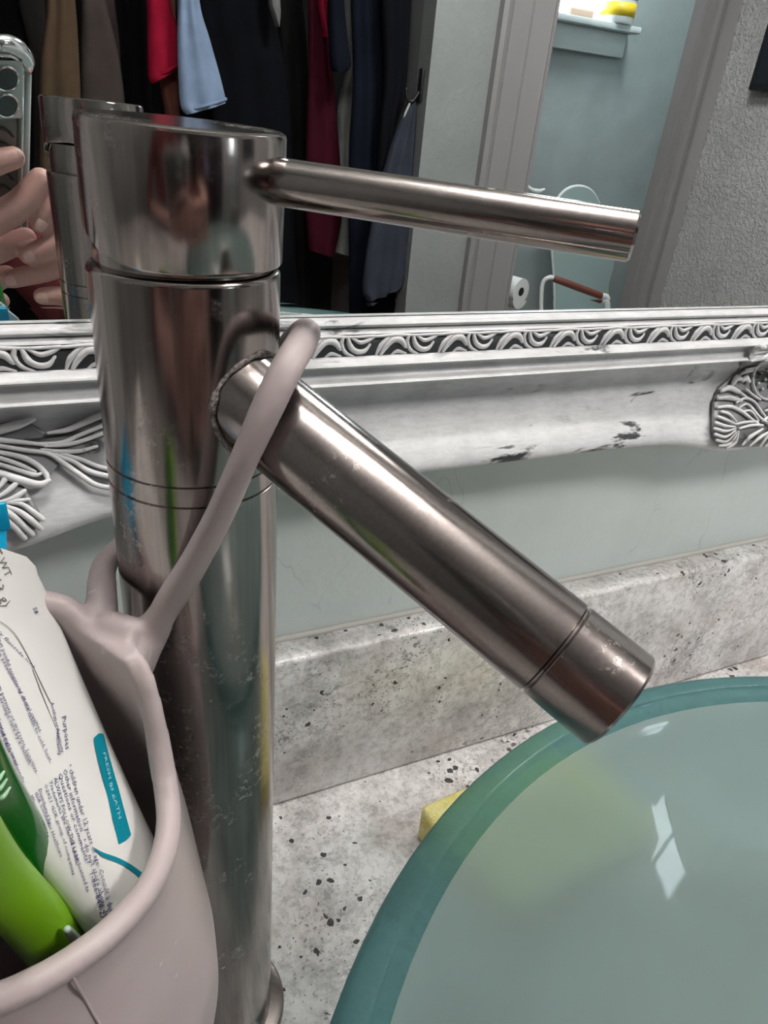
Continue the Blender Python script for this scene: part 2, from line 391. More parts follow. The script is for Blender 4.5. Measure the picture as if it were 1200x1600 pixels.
SX1 = M(1000, 50, BATH_Y + .09).x
obj('window_sill', rbox(((WX0 - .08 + SX1) / 2, BATH_Y + .035, SILL - .014), XYZ, SX1 - WX0 + .08, .13, .028, .005), SILLM, win, angle=40)
obj('window_apron', rbox(((WX0 - .05 + SX1 - .03) / 2, BATH_Y + .02, SILL - .028 - .052), XYZ, SX1 - .03 - WX0 + .05, .04, .104, .006), SILLM, win, angle=40)
# doorway trim: left casing boards, right jamb and casing
def casing(name, x0, x1, y, steps):
    V = []; F = []; n = len(steps)
    for z in (FLOOR, HEADZ + .1):
        for u, h in steps: V.append((x0 + (x1 - x0) * u, y + h, z))
    for i in range(n - 1): F.append((i, i + 1, n + i + 1, n + i))
    V += [(x0, y, FLOOR), (x1, y, FLOOR), (x0, y, HEADZ + .1), (x1, y, HEADZ + .1)]
    F += [(2 * n, 0, n, 2 * n + 2), (n - 1, 2 * n + 1, 2 * n + 3, 2 * n - 1)]
    return obj(name, (V, F), TRIM, kind='structure', angle=30)
casing('trim_1', M(768, 100, DOOR_Y).x, DX0 + .005, DOOR_Y, [(0, 0), (0, .03), (.06, .04), (.16, .032), (.2, .022), (.30, .020), (.50, .018), (.52, .012), (.56, .012), (.58, .020), (.86, .022), (.94, .026), (1, .012)])
casing('trim_2', DX1 - .005, XR, DOOR_Y, [(0, .01), (.05, .026), (.30, .022), (.34, .008), (.44, .008), (.48, .022), (.75, .03), (.95, .04), (1, .03)])
obj('door_jamb_trim', join(box(DX1 - .02, DX1 + .001, DOOR_Y - WT - .01, DOOR_Y + .008, FLOOR, HEADZ), box(DX0 - .001, DX0 + .02, DOOR_Y - WT - .01, DOOR_Y + .008, FLOOR, HEADZ),
    box(DX1 - .034, DX1 - .02, DOOR_Y - WT * .8, DOOR_Y - WT * .35, FLOOR, HEADZ)), TRIM, kind='structure', smooth=False)
bb = bpy.data.objects['door_jamb_trim']; bb.name = 'trim_3'
obj('baseboard_right', rbox((XR - .009, DOOR_Y / 2 - .35, FLOOR + .05), XYZ, .018, -DOOR_Y - .76, .1, .004), TRIM, kind='structure', angle=40)

# ceiling lamps (flush panels)
def ceiling_panel(loc, s, label, e, col):
    r = empty('ceiling_lamp', loc, label, 'ceiling lamp')
    obj('lamp_frame', join(rbox(Vector(loc) + Vector((0, s / 2, .03)), XYZ, s + .03, .03, .06, .006), rbox(Vector(loc) + Vector((0, -s / 2, .03)), XYZ, s + .03, .03, .06, .006),
        rbox(Vector(loc) + Vector((s / 2, 0, .03)), XYZ, .03, s, .06, .006), rbox(Vector(loc) + Vector((-s / 2, 0, .03)), XYZ, .03, s, .06, .006)), PLW, r, angle=40)
    obj('diffuser', box(loc[0] - s / 2 + .01, loc[0] + s / 2 - .01, loc[1] - s / 2 + .01, loc[1] + s / 2 - .01, loc[2] + .012, loc[2] + .06), m_emit('lamp_diffuser', col, e), r, smooth=False)
    return r
ceiling_panel(tuple(CEIL_LAMP + Vector((0, 0, 0))), .46, 'square white ceiling lamp with glowing diffuser over the vanity', 6, (1, .97, .93))
BL = Vector(((DX0 + XR) / 2 + .55, (DOOR_Y + BATH_Y) / 2, 1.80))
ceiling_panel(tuple(BL), .30, 'small square fill lamp added to the bathroom ceiling', 5, (.93, 1, 1))  # unseen lamp, added to brighten the bathroom
area('bathroom_fill_light', BL + Vector((0, 0, -.002)), (BL.x, BL.y, 0), .26, 9, (.96, 1.0, 1.0))

# black framed panel on the right-hand wall
p0 = MX(1168, 141, XR - .05); p1 = MX(1196, 0, XR - .05)
tv = empty('wall_panel', (XR, p0.y + .45, p0.z), 'black flat panel hung on the textured grey side wall', 'picture')
obj('bezel', rbox((XR - .026, p0.y + .45, p0.z + .28), XYZ, .05, .9, .56, .006), mat('black_gloss', (.012, .013, .016), .25), tv, angle=40)
obj('screen', box(XR - .0525, XR - .0515, p0.y + .02, p0.y + .88, p0.z + .02, p0.z + .54), mat('dark_screen', (.008, .010, .016), .08), tv, smooth=False)

# ================================================================== vanity: cabinet, counter, backsplash
CT = .035; CXA, CXB, CYF = -.95, 1.35, -.74
cab = empty('vanity_cabinet', (.2, -.36, FLOOR), 'grey vanity cabinet carrying the granite counter', 'cabinet')
CABM = mat('cabinet_paint', (.22, .23, .24), .45)
obj('cabinet_body', box(CXA + .03, CXB - .03, CYF + .04, -.002, FLOOR + .09, -CT), CABM, cab, smooth=False)
obj('toe_kick', box(CXA + .06, CXB - .06, CYF + .1, -.01, FLOOR, FLOOR + .09), mat('dark_kick', (.04, .04, .04), .7), cab, smooth=False)
for i in range(4):
    xa = CXA + .05 + i * .55
    d_ = obj('cabinet_door', rbox((xa + .26, CYF + .03, (FLOOR + .12 - CT - .03) / 2), XYZ, .51, .022, -CT - .03 - FLOOR - .12, .004), CABM, cab, angle=40)
    obj('handle', tube([(xa + (.46 if i % 2 == 0 else .06), CYF + .018, -.22), (xa + (.46 if i % 2 == 0 else .06), CYF - .004, -.21), (xa + (.46 if i % 2 == 0 else .06), CYF - .004, -.11), (xa + (.46 if i % 2 == 0 else .06), CYF + .018, -.10)], .005, 8), METALX, d_)
obj('countertop', rbox(((CXA + CXB) / 2, CYF / 2, -CT / 2), XYZ, CXB - CXA, -CYF, CT, .004), GRAN, angle=40, label='speckled white granite countertop under the teal bowl', cat='countertop')
HB, TB = .1209, .0211
obj('backsplash', rbox(((CXA + CXB) / 2, -TB / 2 - .0003, HB / 2), XYZ, CXB - CXA, TB, HB, .003, 3), GRAN, angle=50, label='speckled granite backsplash strip along the wall below the mirror', cat='backsplash')
obj('trim_4', tube([(CXA, -.0015, HB + .0005), (CXB, -.0015, HB + .0005)], .0022, 8, 2), mat('caulk', (.50, .49, .45), .6), kind='structure')

# ================================================================== framed mirror
MX0, MX1, MZ0, MZ1 = -.125, .475, .3165, 1.16     # sight edges
mir = empty('framed_mirror', ((MX0 + MX1) / 2, 0, .225), 'wall mirror in an ornate distressed white carved frame', 'mirror')
def gy(z): return YMIR - (z - .3) * math.tan(TILT)
BEV = .0065
def gl(x, z, e=0): return (x, gy(z) + e, z)
xa, xb, za, zb = MX0 - .006, MX1 + .006, MZ0 - .004, MZ1 + .004
ia, ib, ic, id_ = xa + .012, xb - .012, MZ0 + BEV, zb - .012
obj('mirror_glass', ([gl(ia, ic), gl(ib, ic), gl(ib, id_), gl(ia, id_), (ia, gy(ic) + .004, ic), (ib, gy(ic) + .004, ic), (ib, gy(id_) + .004, id_), (ia, gy(id_) + .004, id_)],
    [(0, 1, 2, 3), (7, 6, 5, 4), (0, 4, 5, 1), (1, 5, 6, 2), (2, 6, 7, 3), (3, 7, 4, 0)]), MIRROR, mir, smooth=False)
bt = -.00004
def bevel_strip(q): 
    return obj('bevelled_edge', (q + [(v[0], v[1] + .003, v[2]) for v in q], [(0, 1, 2, 3), (7, 6, 5, 4), (0, 4, 5, 1), (1, 5, 6, 2), (2, 6, 7, 3), (3, 7, 4, 0)]), MIRROR, mir, smooth=False)
bevel_strip([gl(xa, za, bt), gl(xb, za, bt), gl(ib, ic), gl(ia, ic)]); bevel_strip([gl(xa, zb, bt), gl(xb, zb, bt), gl(ib, id_), gl(ia, id_)])
bevel_strip([gl(xa, za, bt), gl(ia, ic), gl(ia, id_), gl(xa, zb, bt)]); bevel_strip([gl(xb, za, bt), gl(ib, ic), gl(ib, id_), gl(xb, zb, bt)])
# frame section: (distance outward from the sight edge, height off the wall)
PROF = [(0, .0085), (0, .0128), (.0008, .0145), (.0022, .0152), (.0036, .0143), (.0042, .0122), (.0052, .0148), (.0066, .0156), (.0074, .0140),
        (.0080, .0145), (.0125, .0162), (.0172, .0160),
        (.0180, .0172), (.0192, .0208), (.0204, .0216), (.0216, .0206), (.0224, .0176), (.0248, .0172), (.0276, .0182), (.0288, .0212), (.0298, .0220), (.0310, .0208),
        (.0318, .0160), (.0350, .0108), (.0410, .0080), (.0480, .0086), (.0560, .0130), (.0640, .0190), (.0700, .0234), (.0745, .0258), (.0775, .0268), (.0795, .0264), (.0806, .0248), (.0806, .0206), (.0780, .0150), (.0780, .0003)]
def hprof(d):
    if d <= PROF[0][0]: return PROF[1][1]
    for (d0, h0), (d1, h1) in zip(PROF[1:], PROF[2:]):
        if d0 <= d <= d1 and d1 > d0: return h0 + (h1 - h0) * (d - d0) / (d1 - d0)
    return .02
def sag(x):     # the outer edge dips towards the carved corners
    s = 0
    for a, x0, w_ in ((.0150, -.070, .040), (.0125, .385, .048)): s += a * math.exp(-((x - x0) / w_) ** 2)
    return s
RW = .0806
def rail(side, n=90):
    V = []; F = []; np_ = len(PROF)
    for i in range(n + 1):
        t = i / n
        for d, h in PROF:
            if side in 'BT':
                x = (MX0 - d) + (MX1 - MX0 + 2 * d) * t; s = sag(x) * max(0, (d - .032) / (RW - .032)) ** 1.5
                z = MZ0 - d - s if side == 'B' else MZ1 + d + s
            else:
                z = (MZ0 - d) + (MZ1 - MZ0 + 2 * d) * t; x = MX0 - d if side == 'L' else MX1 + d
            # the frame hangs with the glass, so its face follows the slight forward lean
            V.append((x, -h - (z - .3) * math.tan(TILT) * .5, z))
    for i in range(n):
        for k in range(np_ - 1): F.append((i * np_ + k, i * np_ + k + 1, (i + 1) * np_ + k + 1, (i + 1) * np_ + k))
    return obj('frame_rail', (V, F), [WHITE, BLACKP], mir, angle=50)
for s_ in 'BTLR':
    o = rail(s_)
    np_ = len(PROF)
    for p in o.data.polygons:      # the recessed band under the carving keeps its black undercoat
        k = p.index % (np_ - 1)
        if k in (9, 10): p.material_index = 1
# running acanthus carving: one motif, repeated
def strand(P, R, flat=.8): return tube(P, R, 8, 4, flat, up=(0, -1, 0))
PER, BH = .0352, .0098
def mot(u, v, h=0): return Vector((u * PER, -.0158 - h, -(.0078 + v * BH)))
MOT = join(strand([mot(.03, .98), mot(.08, .55), mot(.17, .2), mot(.25, .02)], [.0007, .0014, .0012, .0006]),
    strand([mot(.10, .95), mot(.17, .55), mot(.28, .20), mot(.40, .22), mot(.48, .55), mot(.52, .62)], [.0010, .0016, .0017, .0018, .0012, .0004]),
    strand([mot(.27, .95), mot(.36, .78), mot(.50, .92)], [.0005, .0012, .0006]),
    strand([mot(.52, .03), mot(.505, .35), mot(.57, .75), mot(.70, .97)], [.0010, .0012, .0011, .0005]),
    strand([mot(.60, .08), mot(.64, .48), mot(.74, .72), mot(.85, .70), mot(.93, .40)], [.0010, .0016, .0015, .0014, .0007]),
    strand([mot(.66, .05), mot(.78, .28), mot(.90, .18), mot(1.0, .02)], [.0006, .0012, .0011, .0005]),
    strand([mot(0, .0, .0), mot(.33, -.04), mot(.66, .0), mot(1.0, -.02)], [.0007, .0009, .0007, .0008]),
    strand([mot(.0, 1.04), mot(.33, 1.0), mot(.66, 1.05), mot(1.0, 1.03)], [.0005, .0007, .0005, .0006]))
mot_me = None
def motif(loc, rot):
    global mot_me
    if mot_me is None:
        o = obj('carved_leaf', MOT, WHITE2, mir, origin=(0, 0, 0)); mot_me = o.data
    else:
        o = bpy.data.objects.new('carved_leaf', mot_me); put(o, mir)
    o.location = Vector(loc) - mir.location; o.rotation_euler = rot
nb = int((MX1 - MX0 + .02) / PER) + 1
for i in range(nb): motif((MX0 - .012 + i * PER, 0, MZ0), (0, 0, 0))
for i in range(nb): motif((MX0 - .012 + (i + 1) * PER, -(0), MZ1), (0, PI, 0))
nv = int((MZ1 - MZ0) / PER) + 1
for i in range(nv):
    motif((MX0, 0, MZ0 + .0 + (i + 1) * PER - .01), (0, PI / 2, 0)); motif((MX1, 0, MZ0 + i * PER - .01), (0, -PI / 2, 0))
# corner ornaments, carved leaf by leaf
def fpt(px, py, lift=.0012):
    q = at_y(px, py, -.022)
    for _ in range(3):
        d = MZ0 - q.z; h = hprof(min(max(d, 0), .079)); q = at_y(px, py, -h)
    return Vector((q.x, q.y - lift, q.z))
PXU = .00026
def flip(P, x0): return [Vector((2 * x0 - p.x, p.y, p.z)) for p in P]
def leafs(name, strands, lift=.0012, x0=0):
    for P, R in strands:
        pts = [fpt(*p, lift) for p in P]
        obj(name, tube(flip(pts, x0), [r * PXU for r in R], 8, 5, .85, up=(0, -1, 0)), WHITE2, mir)      # the carving is symmetrical
        obj(name, tube(pts, [r * PXU for r in R], 8, 5, .85, up=(0, -1, 0)), WHITE2, mir)
LEFT = [
 ([(-30, 676), (0, 668), (28, 660), (52, 652)], [5, 8, 8, 4]), ([(75, 673), (105, 668), (135, 655), (170, 640)], [3, 5, 6, 6]), ([(60, 689), (95, 688), (125, 676), (170, 657)], [2, 4, 4, 4]),
 ([(70, 694), (105, 691), (135, 683), (175, 668)], [2, 4, 4, 4]), ([(-30, 680), (0, 684), (40, 688), (72, 692)], [4, 5, 4, 3]),
 ([(-30, 688), (0, 693), (40, 700), (75, 705), (100, 721), (130, 742), (150, 754), (180, 760)], [4, 4, 4, 4, 5, 5, 5, 5]),
 ([(65, 699), (95, 702), (125, 701), (150, 694)], [3, 4, 4, 3]), ([(85, 706), (115, 718), (140, 733), (175, 742)], [3, 4, 5, 5]), ([(95, 705), (125, 714), (150, 724), (178, 732)], [3, 4, 4, 4]),
 ([(-30, 696), (0, 703), (35, 711), (58, 723), (72, 738), (74, 748)], [4, 4, 5, 5, 5, 3]), ([(-30, 706), (0, 712), (30, 722), (54, 733)], [4, 4, 4, 3]), ([(-30, 716), (0, 722), (30, 731), (55, 738), (68, 734)], [4, 4, 4, 4, 2]),
 ([(-30, 728), (0, 736), (30, 746), (60, 753), (76, 747)], [6, 7, 8, 7, 4]),
 ([(-10, 782), (0, 789), (20, 802), (50, 830)], [4, 5, 6, 5]), ([(-10, 795), (5, 803), (22, 818), (38, 836)], [4, 5, 6, 5]), ([(10, 787), (30, 795), (48, 808), (63, 821)], [4, 5, 6, 5]), ([(15, 781), (35, 784), (52, 796), (66, 807)], [3, 4, 5, 5]),
 ([(-8, 782), (10, 778), (25, 772), (38, 763)], [3, 4, 5, 4]), ([(-8, 775), (8, 766), (18, 758), (27, 750)], [3, 4, 5, 4]), ([(-10, 765), (0, 755), (8, 745), (12, 738)], [3, 4, 5, 4]), ([(12, 781), (30, 778), (45, 776)], [3, 4, 3]),
]
XOL, XOR = -.074, fpt(1222, 620).x
leafs('ornament_leaf', LEFT, .0026, XOL)
ring_ = [(1195 + 24 * math.cos(a), 592 + 30 * math.sin(a)) for a in [2 * PI * k / 16 for k in range(17)]]
RIGHT = [
 ([(1166, 557), (1172, 545), (1182, 540), (1190, 541)], [4, 8, 8, 5]), ([(1168, 562), (1185, 558), (1200, 549), (1225, 535)], [3, 5, 5, 5]), ([(1160, 575), (1180, 570), (1200, 560), (1225, 548)], [3, 4, 4, 4]),
 ([(1140, 596), (1146, 588), (1152, 590)], [7, 9, 6]), ([(1155, 592), (1160, 588), (1164, 594)], [6, 8, 6]), ([(1152, 582), (1160, 578), (1170, 576)], [4, 6, 4]), ([(1122, 608), (1134, 604), (1148, 610)], [6, 8, 6]), ([(1117, 620), (1132, 619), (1152, 624)], [5, 7, 5]),
 ([(1116, 634), (1135, 633), (1152, 640), (1168, 652), (1180, 660)], [4, 5, 5, 4, 3]), ([(1145, 627), (1158, 620), (1172, 625), (1182, 638), (1190, 648)], [3, 4, 4, 4, 3]), ([(1150, 634), (1161, 629), (1170, 636), (1184, 652), (1205, 664)], [3, 3, 4, 4, 4]),
 ([(1158, 640), (1168, 640), (1180, 655)], [3, 3, 2]), ([(1160, 606), (1172, 616), (1182, 622)], [3, 4, 3]), ([(1152, 612), (1166, 622)], [3, 3]),
 ([(1122, 641), (1134, 645), (1145, 656)], [4, 4, 2]), ([(1116, 649), (1130, 654), (1144, 660)], [4, 4, 2]), ([(1113, 658), (1128, 663), (1143, 664)], [4, 4, 2]), ([(1111, 667), (1128, 671), (1144, 667)], [4, 4, 2]), ([(1112, 676), (1128, 680), (1144, 670)], [4, 4, 2]), ([(1114, 685), (1130, 687), (1145, 673)], [4, 4, 2]),
 ([(1118, 694), (1134, 691), (1146, 676)], [4, 5, 2]), ([(1130, 698), (1143, 688), (1148, 672)], [4, 6, 3]), ([(1155, 692), (1168, 679), (1186, 668)], [3, 6, 3]), ([(1166, 694), (1180, 682), (1200, 670)], [3, 6, 3]), ([(1182, 694), (1192, 680), (1206, 668)], [4, 6, 3]), ([(1190, 695), (1206, 682), (1225, 672)], [4, 6, 3]),
 ([(1145, 660), (1160, 657), (1178, 656)], [3, 4, 3]), ([(1150, 667), (1168, 662), (1186, 662)], [3, 4, 3]), ([(1186, 655), (1200, 648), (1225, 645)], [4, 5, 4]), ([(1190, 640), (1205, 636), (1225, 636)], [4, 5, 4]),
 (ring_, [3.2, 3.2]),
]
leafs('ornament_leaf', RIGHT, .0030, XOR)
for k, (bx_, by_) in enumerate([(1184, 583), (1195, 576), (1206, 570), (1180, 597), (1191, 591), (1202, 585), (1186, 606), (1197, 600), (1208, 594), (1214, 580)]):
    c_ = fpt(bx_, by_, .0026); obj('ornament_bead', sphere(c_, .0012, 10), WHITE2, mir)
def plaque(pts, mats, x0=None):
    """carved ground under the leaves, hugging the frame section"""
    n = len(pts); cx_ = sum(p[0] for p in pts) / n; cy_ = sum(p[1] for p in pts) / n
    pp = []
    for (ax_, ay_), (bx2, by2) in zip(pts, pts[1:] + pts[:1]):
        for k in range(3): pp.append((ax_ + (bx2 - ax_) * k / 3, ay_ + (by2 - ay_) * k / 3))
    n = len(pp); base = [fpt(*p, -.0010) for p in pp]; rings = [base]
    for f, lf in ((1, .0003), (.94, .0009), (.78, .0011), (.6, .0011), (.4, .0011), (.2, .0011)): rings.append([fpt(cx_ + (x - cx_) * f, cy_ + (y - cy_) * f, lf) for x, y in pp])
    V = [p for r in rings for p in r] + [fpt(cx_, cy_, .0011)]; F = []
    for i in range(len(rings) - 1):
        for k in range(n): F.append((i * n + k, i * n + (k + 1) % n, (i + 1) * n + (k + 1) % n, (i + 1) * n + k))
    for k in range(n): F.append(((len(rings) - 1) * n + k, (len(rings) - 1) * n + (k + 1) % n, len(V) - 1))
    obj('ornament_ground', (V, F), mats, mir)
    if x0 is not None: obj('ornament_ground', (flip(V, x0), [f[::-1] for f in F]), mats, mir)
GROUND = m_frame('ornament_ground_paint', .46, (.24, .24, .25))  # grey ground paint, darkened so the crevices between leaves read deeper
plaque([(1168, 556), (1200, 550), (1230, 546), (1230, 695), (1170, 698), (1125, 700), (1113, 680), (1114, 630), (1122, 606), (1150, 580)], GROUND, XOR)
plaque([(-20, 664), (40, 656), (70, 675), (130, 658), (160, 650), (168, 690), (172, 755), (140, 744), (100, 716), (74, 748), (40, 748), (-20, 732)], GROUND, XOL)
plaque([(-15, 755), (10, 748), (38, 762), (62, 800), (62, 822), (40, 836), (-15, 815)], GROUND, XOL)

# ================================================================== faucet
FA = Vector((0, -.12854, 0)); RBODY = .025
fau = empty('faucet', FA, 'tall brushed nickel single-lever faucet standing on the granite counter', 'faucet')
ZB = .3631
body = [(.0, .0035), (RBODY, .0035), (RBODY, .3015), (RBODY - .0006, .3018), (RBODY - .0006, .3022), (RBODY, .3025), (RBODY, .3077), (RBODY - .0006, .308), (RBODY - .0006, .3084), (RBODY, .3087),
        (RBODY, ZB - .0022)] + arc((RBODY - .0016, ZB - .0022), .0016, 0, 80, 4) + [(.0225, ZB - .0004), (0, ZB - .0004)]
obj('body', lathe(body, FA, 96), METAL, fau, angle=25)
obj('neck', lathe([(0, ZB - .002), (.0226, ZB - .001), (.0230, ZB + .001), (.0228, ZB + .006), (.0222, ZB + .0125), (.016, ZB + .016), (0, ZB + .018)], FA, 64), METAL, fau, angle=40)
fl = [(.024, .0002), (.0316, .0002), (.0320, .001)] + arc((.0305, .0026), .0014, 0, 80, 3) + [(.0262, .0042), (.024, .0044)]
obj('base_flange', lathe(fl, FA, 72, closed=True), METALX, fau, angle=35)
# lever head: a tilted cap, its lower edge cut away at the back-left
HD = Vector((.012, -.0355, 1)).normalized(); HC = FA + Vector((0, 0, .3423)); RH = .02495; HT = .0535
def head_bottom(az):
    K = [(-180, .3712), (-172, .3701), (-156, .3672), (-140, .3653), (-128, .3642), (-60, .3640), (0, .3640), (45, .3645), (85, .3690), (105, .3755), (123, .3770), (150, .3760), (165, .3752), (172, .3735), (180, .3712)]
    for (a0, z0), (a1, z1) in zip(K, K[1:]):
        if a0 <= az <= a1: return z0 + (z1 - z0) * (az - a0) / (a1 - a0)
    return .364
e1 = (Vector((1, 0, 0)) - HD * HD.x).normalized(); e2 = HD.cross(e1)
V = []; F = []; n = 96
rows = [(-1, RH - .0016), (-1, RH - .0004), (0, RH), (1, RH), (2, RH - .0003), (3, RH - .0012), (4, RH - .0024), (5, 0)]
for kind_, r in rows:
    for k in range(n):
        a = 2 * PI * k / n; az = math.degrees(a); az = az - 360 if az > 180 else az
        hb_ = head_bottom(az) - HC.z - (e1 * (r * math.cos(a)) + e2 * (r * math.sin(a))).z
        h = {-1: hb_, 0: hb_ + .0006, 1: HT - .0014, 2: HT - .0006, 3: HT - .0001, 4: HT - .0001, 5: HT - .0003}[kind_]
        V.append(HC + HD * h + e1 * (r * math.cos(a)) + e2 * (r * math.sin(a)))
for i in range(len(rows) - 1):
    for k in range(n): F.append((i * n + k, i * n + (k + 1) % n, (i + 1) * n + (k + 1) % n, (i + 1) * n + k))
V2 = list(V[:n]); F2 = []
for k in range(n): 
    a = 2 * PI * k / n; V.append(HC + HD * (HT - .006) + e1 * ((RH - .0016) * math.cos(a)) + e2 * ((RH - .0016) * math.sin(a)))
q = len(rows) * n
for k in range(n): F.append((k, (k + 1) % n, q + (k + 1) % n, q + k))
head = obj('lever_head', (V, F), METAL, fau, angle=35)
obj('head_underside', lathe([(0, HT - .0062), (RH - .0017, HT - .0061)], HC, 48, HD), DIRT, fau)
def rod(A, d, r, l0, l1, bev=.0006):
    return lathe([(0, l0), (r - .0001, l0)] + [(r, l0 + .0005), (r, l1 - bev), (r - bev, l1), (r - bev - .0008, l1), (0, l1 - .0004)], A, 56, d)
LA, LE, LL = -.6997, -.0321, .1112
LD = Vector((math.cos(LE) * math.cos(LA), math.cos(LE) * math.sin(LA), math.sin(LE)))
LB = FA + Vector((0, 0, .3855))
METALL = m_metal('brushed_nickel_lever', rough=.16, axis=(.02, 1, 1), stain=.60)
lev = obj('lever', rod(LB, LD, .0055, .0225, LL), METALL, fau, angle=35)
SA, SE = -.971, -.3862
SD = Vector((math.cos(SE) * math.cos(SA), math.cos(SE) * math.sin(SA), math.sin(SE))); SB = FA + Vector((0, 0, .3386))
SR = .0132
obj('spout', lathe([(SR, .0195), (SR, .1264), (SR - .0006, .1269), (SR - .0006, .1276), (0, .1276)], SB, 72, SD), METALX, fau, angle=30)
obj('aerator', lathe([(0, .1274), (SR - .0005, .1274), (SR, .1279), (SR, .1455), (SR - .0007, .1463), (SR - .0022, .1463), (SR - .0024, .139), (0, .139)], SB, 72, SD), METALX, fau, angle=30)
# crust of limescale where the spout meets the body
LIME = mat('limescale', (.46, .43, .41), .75, .25); vl = coords(LIME)
L(LIME, ramp(LIME, ntex(LIME, vl, 700, 4, .7), [(.38, (.13, .11, .105)), (.52, (.30, .27, .26)), (.68, (.68, .65, .63))]), B(LIME).inputs['Base Color']); bump(LIME, ntex(LIME, vl, 900, 4), .8, .0006)
cr = []
u1 = SD.orthogonal().normalized(); u2 = SD.cross(u1)
for k in range(61):
    a = 2 * PI * k / 60; o_ = u1 * math.cos(a) * (SR + .0004) + u2 * math.sin(a) * (SR + .0004); p = SB + o_
    aa = SD.x ** 2 + SD.y ** 2; px_, py_ = p.x - FA.x, p.y - FA.y; bb_ = 2 * (px_ * SD.x + py_ * SD.y); cc_ = px_ * px_ + py_ * py_ - RBODY ** 2
    t = (-bb_ + math.sqrt(max(bb_ * bb_ - 4 * aa * cc_, 0))) / 2 / aa; cr.append(p + SD * t)
obj('limescale_crust', tube(cr, [.0005 + .0008 * random.random() ** 2 for _ in range(40)], 8, 0, round_end=False), LIME, fau)

# ================================================================== silicone toothbrush holder hanging on the faucet
CC = Vector((-.062, -.179, 0)); CR = .0415; ZC0 = .098
RIMK = [(-180, .246), (-150, .230), (-120, .2225), (-94, .2212), (-83, .2222), (-69, .2226), (-55, .2222), (-40, .2212), (-25, .2215), (-14, .2225), (-5, .2250), (3, .2300), (8, .2370), (11, .2470), (14, .2580), (20, .2650), (32, .2655), (45, .2660), (52, .2672), (60, .2712), (70, .2722), (95, .2715), (130, .2650), (160, .2540), (180, .246)]
def rimz(az):
    for (a0, z0), (a1, z1) in zip(RIMK, RIMK[1:]):
        if a0 <= az <= a1:
            t = (az - a0) / (a1 - a0); t = t * t * (3 - 2 * t) * .5 + t * .5; return z0 + (z1 - z0) * t
    return .246
CUPR = [(0, .0), (.03, .030), (.08, .042), (.18, .0495), (.35, .0520), (.5, .0515), (.65, .0490), (.8, .0455), (.92, .0425), (1.0, .0415)]
def cupr(t):
    for (t0, r0), (t1, r1) in zip(CUPR, CUPR[1:]):
        if t0 <= t <= t1: return r0 + (r1 - r0) * (t - t0) / (t1 - t0)
    return CR
V = []; F = []; n = 120; ts = [0.0, .015, .03, .08, .14, .2, .28, .35, .43, .5, .58, .65, .73, .8, .86, .92, .96, 1.0]
WTH = .0034
for side in (0, 1):
    for t in ts:
        for k in range(n):
            a = -PI + 2 * PI * k / n; az = math.degrees(a); zr = rimz(az); zl = ZC0 if side == 0 else ZC0 + WTH
            wth = WTH + .0030 * math.exp(-((az - 32) / 22) ** 2) * max(0, (t - .55) / .45); r = max(cupr(t) - (wth if side else 0), .0004) if t > 0 else .0004
            V.append(CC + Vector((r * math.cos(a), r * math.sin(a), zl + (zr - zl) * t)))
m_ = len(ts)
for side in (0, 1):
    for i in range(m_ - 1):
        for k in range(n):
            b0 = side * m_ * n; F.append((b0 + i * n + k, b0 + i * n + (k + 1) % n, b0 + (i + 1) * n + (k + 1) % n, b0 + (i + 1) * n + k))
    F.append(tuple(side * m_ * n + k for k in range(n)))
for k in range(n): F.append(((m_ - 1) * n + k, (m_ - 1) * n + (k + 1) % n, (2 * m_ - 1) * n + (k + 1) % n, (2 * m_ - 1) * n + k))
cup = (V, F)
rim = []
for k in range(n + 1):
    a = -PI + 2 * PI * k / n; r = CR - WTH / 2 + .0006; rim.append(CC + Vector((r * math.cos(a), r * math.sin(a), rimz(math.degrees(a)) - .0006)))
bead = tube(rim, [(.0014 + .0023 * min(1, max(0, (abs(-180 + 360 * k / n - 32) - 12) / 12))) for k in range(n + 1)], 12, 0, round_end=False)
LOOP = [(-.0268, -.1590, .2360), (-.0238, -.1562, .2540), (-.0164, -.1535, .2678), (-.0078, -.1601, .2878), (-.0005, -.1650, .3064), (.0056, -.1681, .3237), (.0112, -.1685, .3366), (.0169, -.1653, .3450), (.0232, -.1570, .3484), (.0296, -.1420, .3474), (.0318, -.1230, .3390), (.0255, -.1080, .3220), (.0120, -.1005, .3000), (-.0040, -.1000, .2800), (-.0175, -.1058, .2690), (-.0270, -.1162, .2668), (-.0299, -.1285, .2690), (-.0310, -.1385, .2685), (-.0324, -.1462, .2625), (-.0335, -.1492, .2520), (-.0325, -.1512, .2400)]
loop_t = tube(LOOP, [.0015, .0050, .0054, .0049, .0046, .0045, .0044, .0043, .0042, .0041, .0040, .0040, .0040, .0040, .0040, .0041, .0043, .0047, .0052, .0045, .0015], 14, 6, .82, up=(.25, -.1, 1))
web = join(tube([(-.0255, -.1540, .2655), (-.0300, -.1500, .2655)], [.0044, .0044], 12, 4), tube([(-.0262, -.1585, .2440), (-.0225, -.1555, .2600)], [.0030, .0046], 12, 4))
holder = obj('toothbrush_holder', remeshed(join(cup, bead, loop_t, web), .00105, 12), SIL, label='mauve silicone toothbrush holder looped around the faucet', cat='toothbrush holder')
# moulding line on the outside of the front wall
ml = []
for i in range(8):
    t = 1 - i * .05; a = math.radians(-74 + i * 1.2); r = cupr(t) + .0003 + (.0012 if i < 2 else 0)
    ml.append(CC + Vector((r * math.cos(a), r * math.sin(a), ZC0 + (rimz(math.degrees(a)) - ZC0) * t + (.0008 if i == 0 else 0))))
o = obj('moulding_line', tube(ml, .0004, 6, 3), SIL); o.parent = holder; o.location = o.location - holder.location

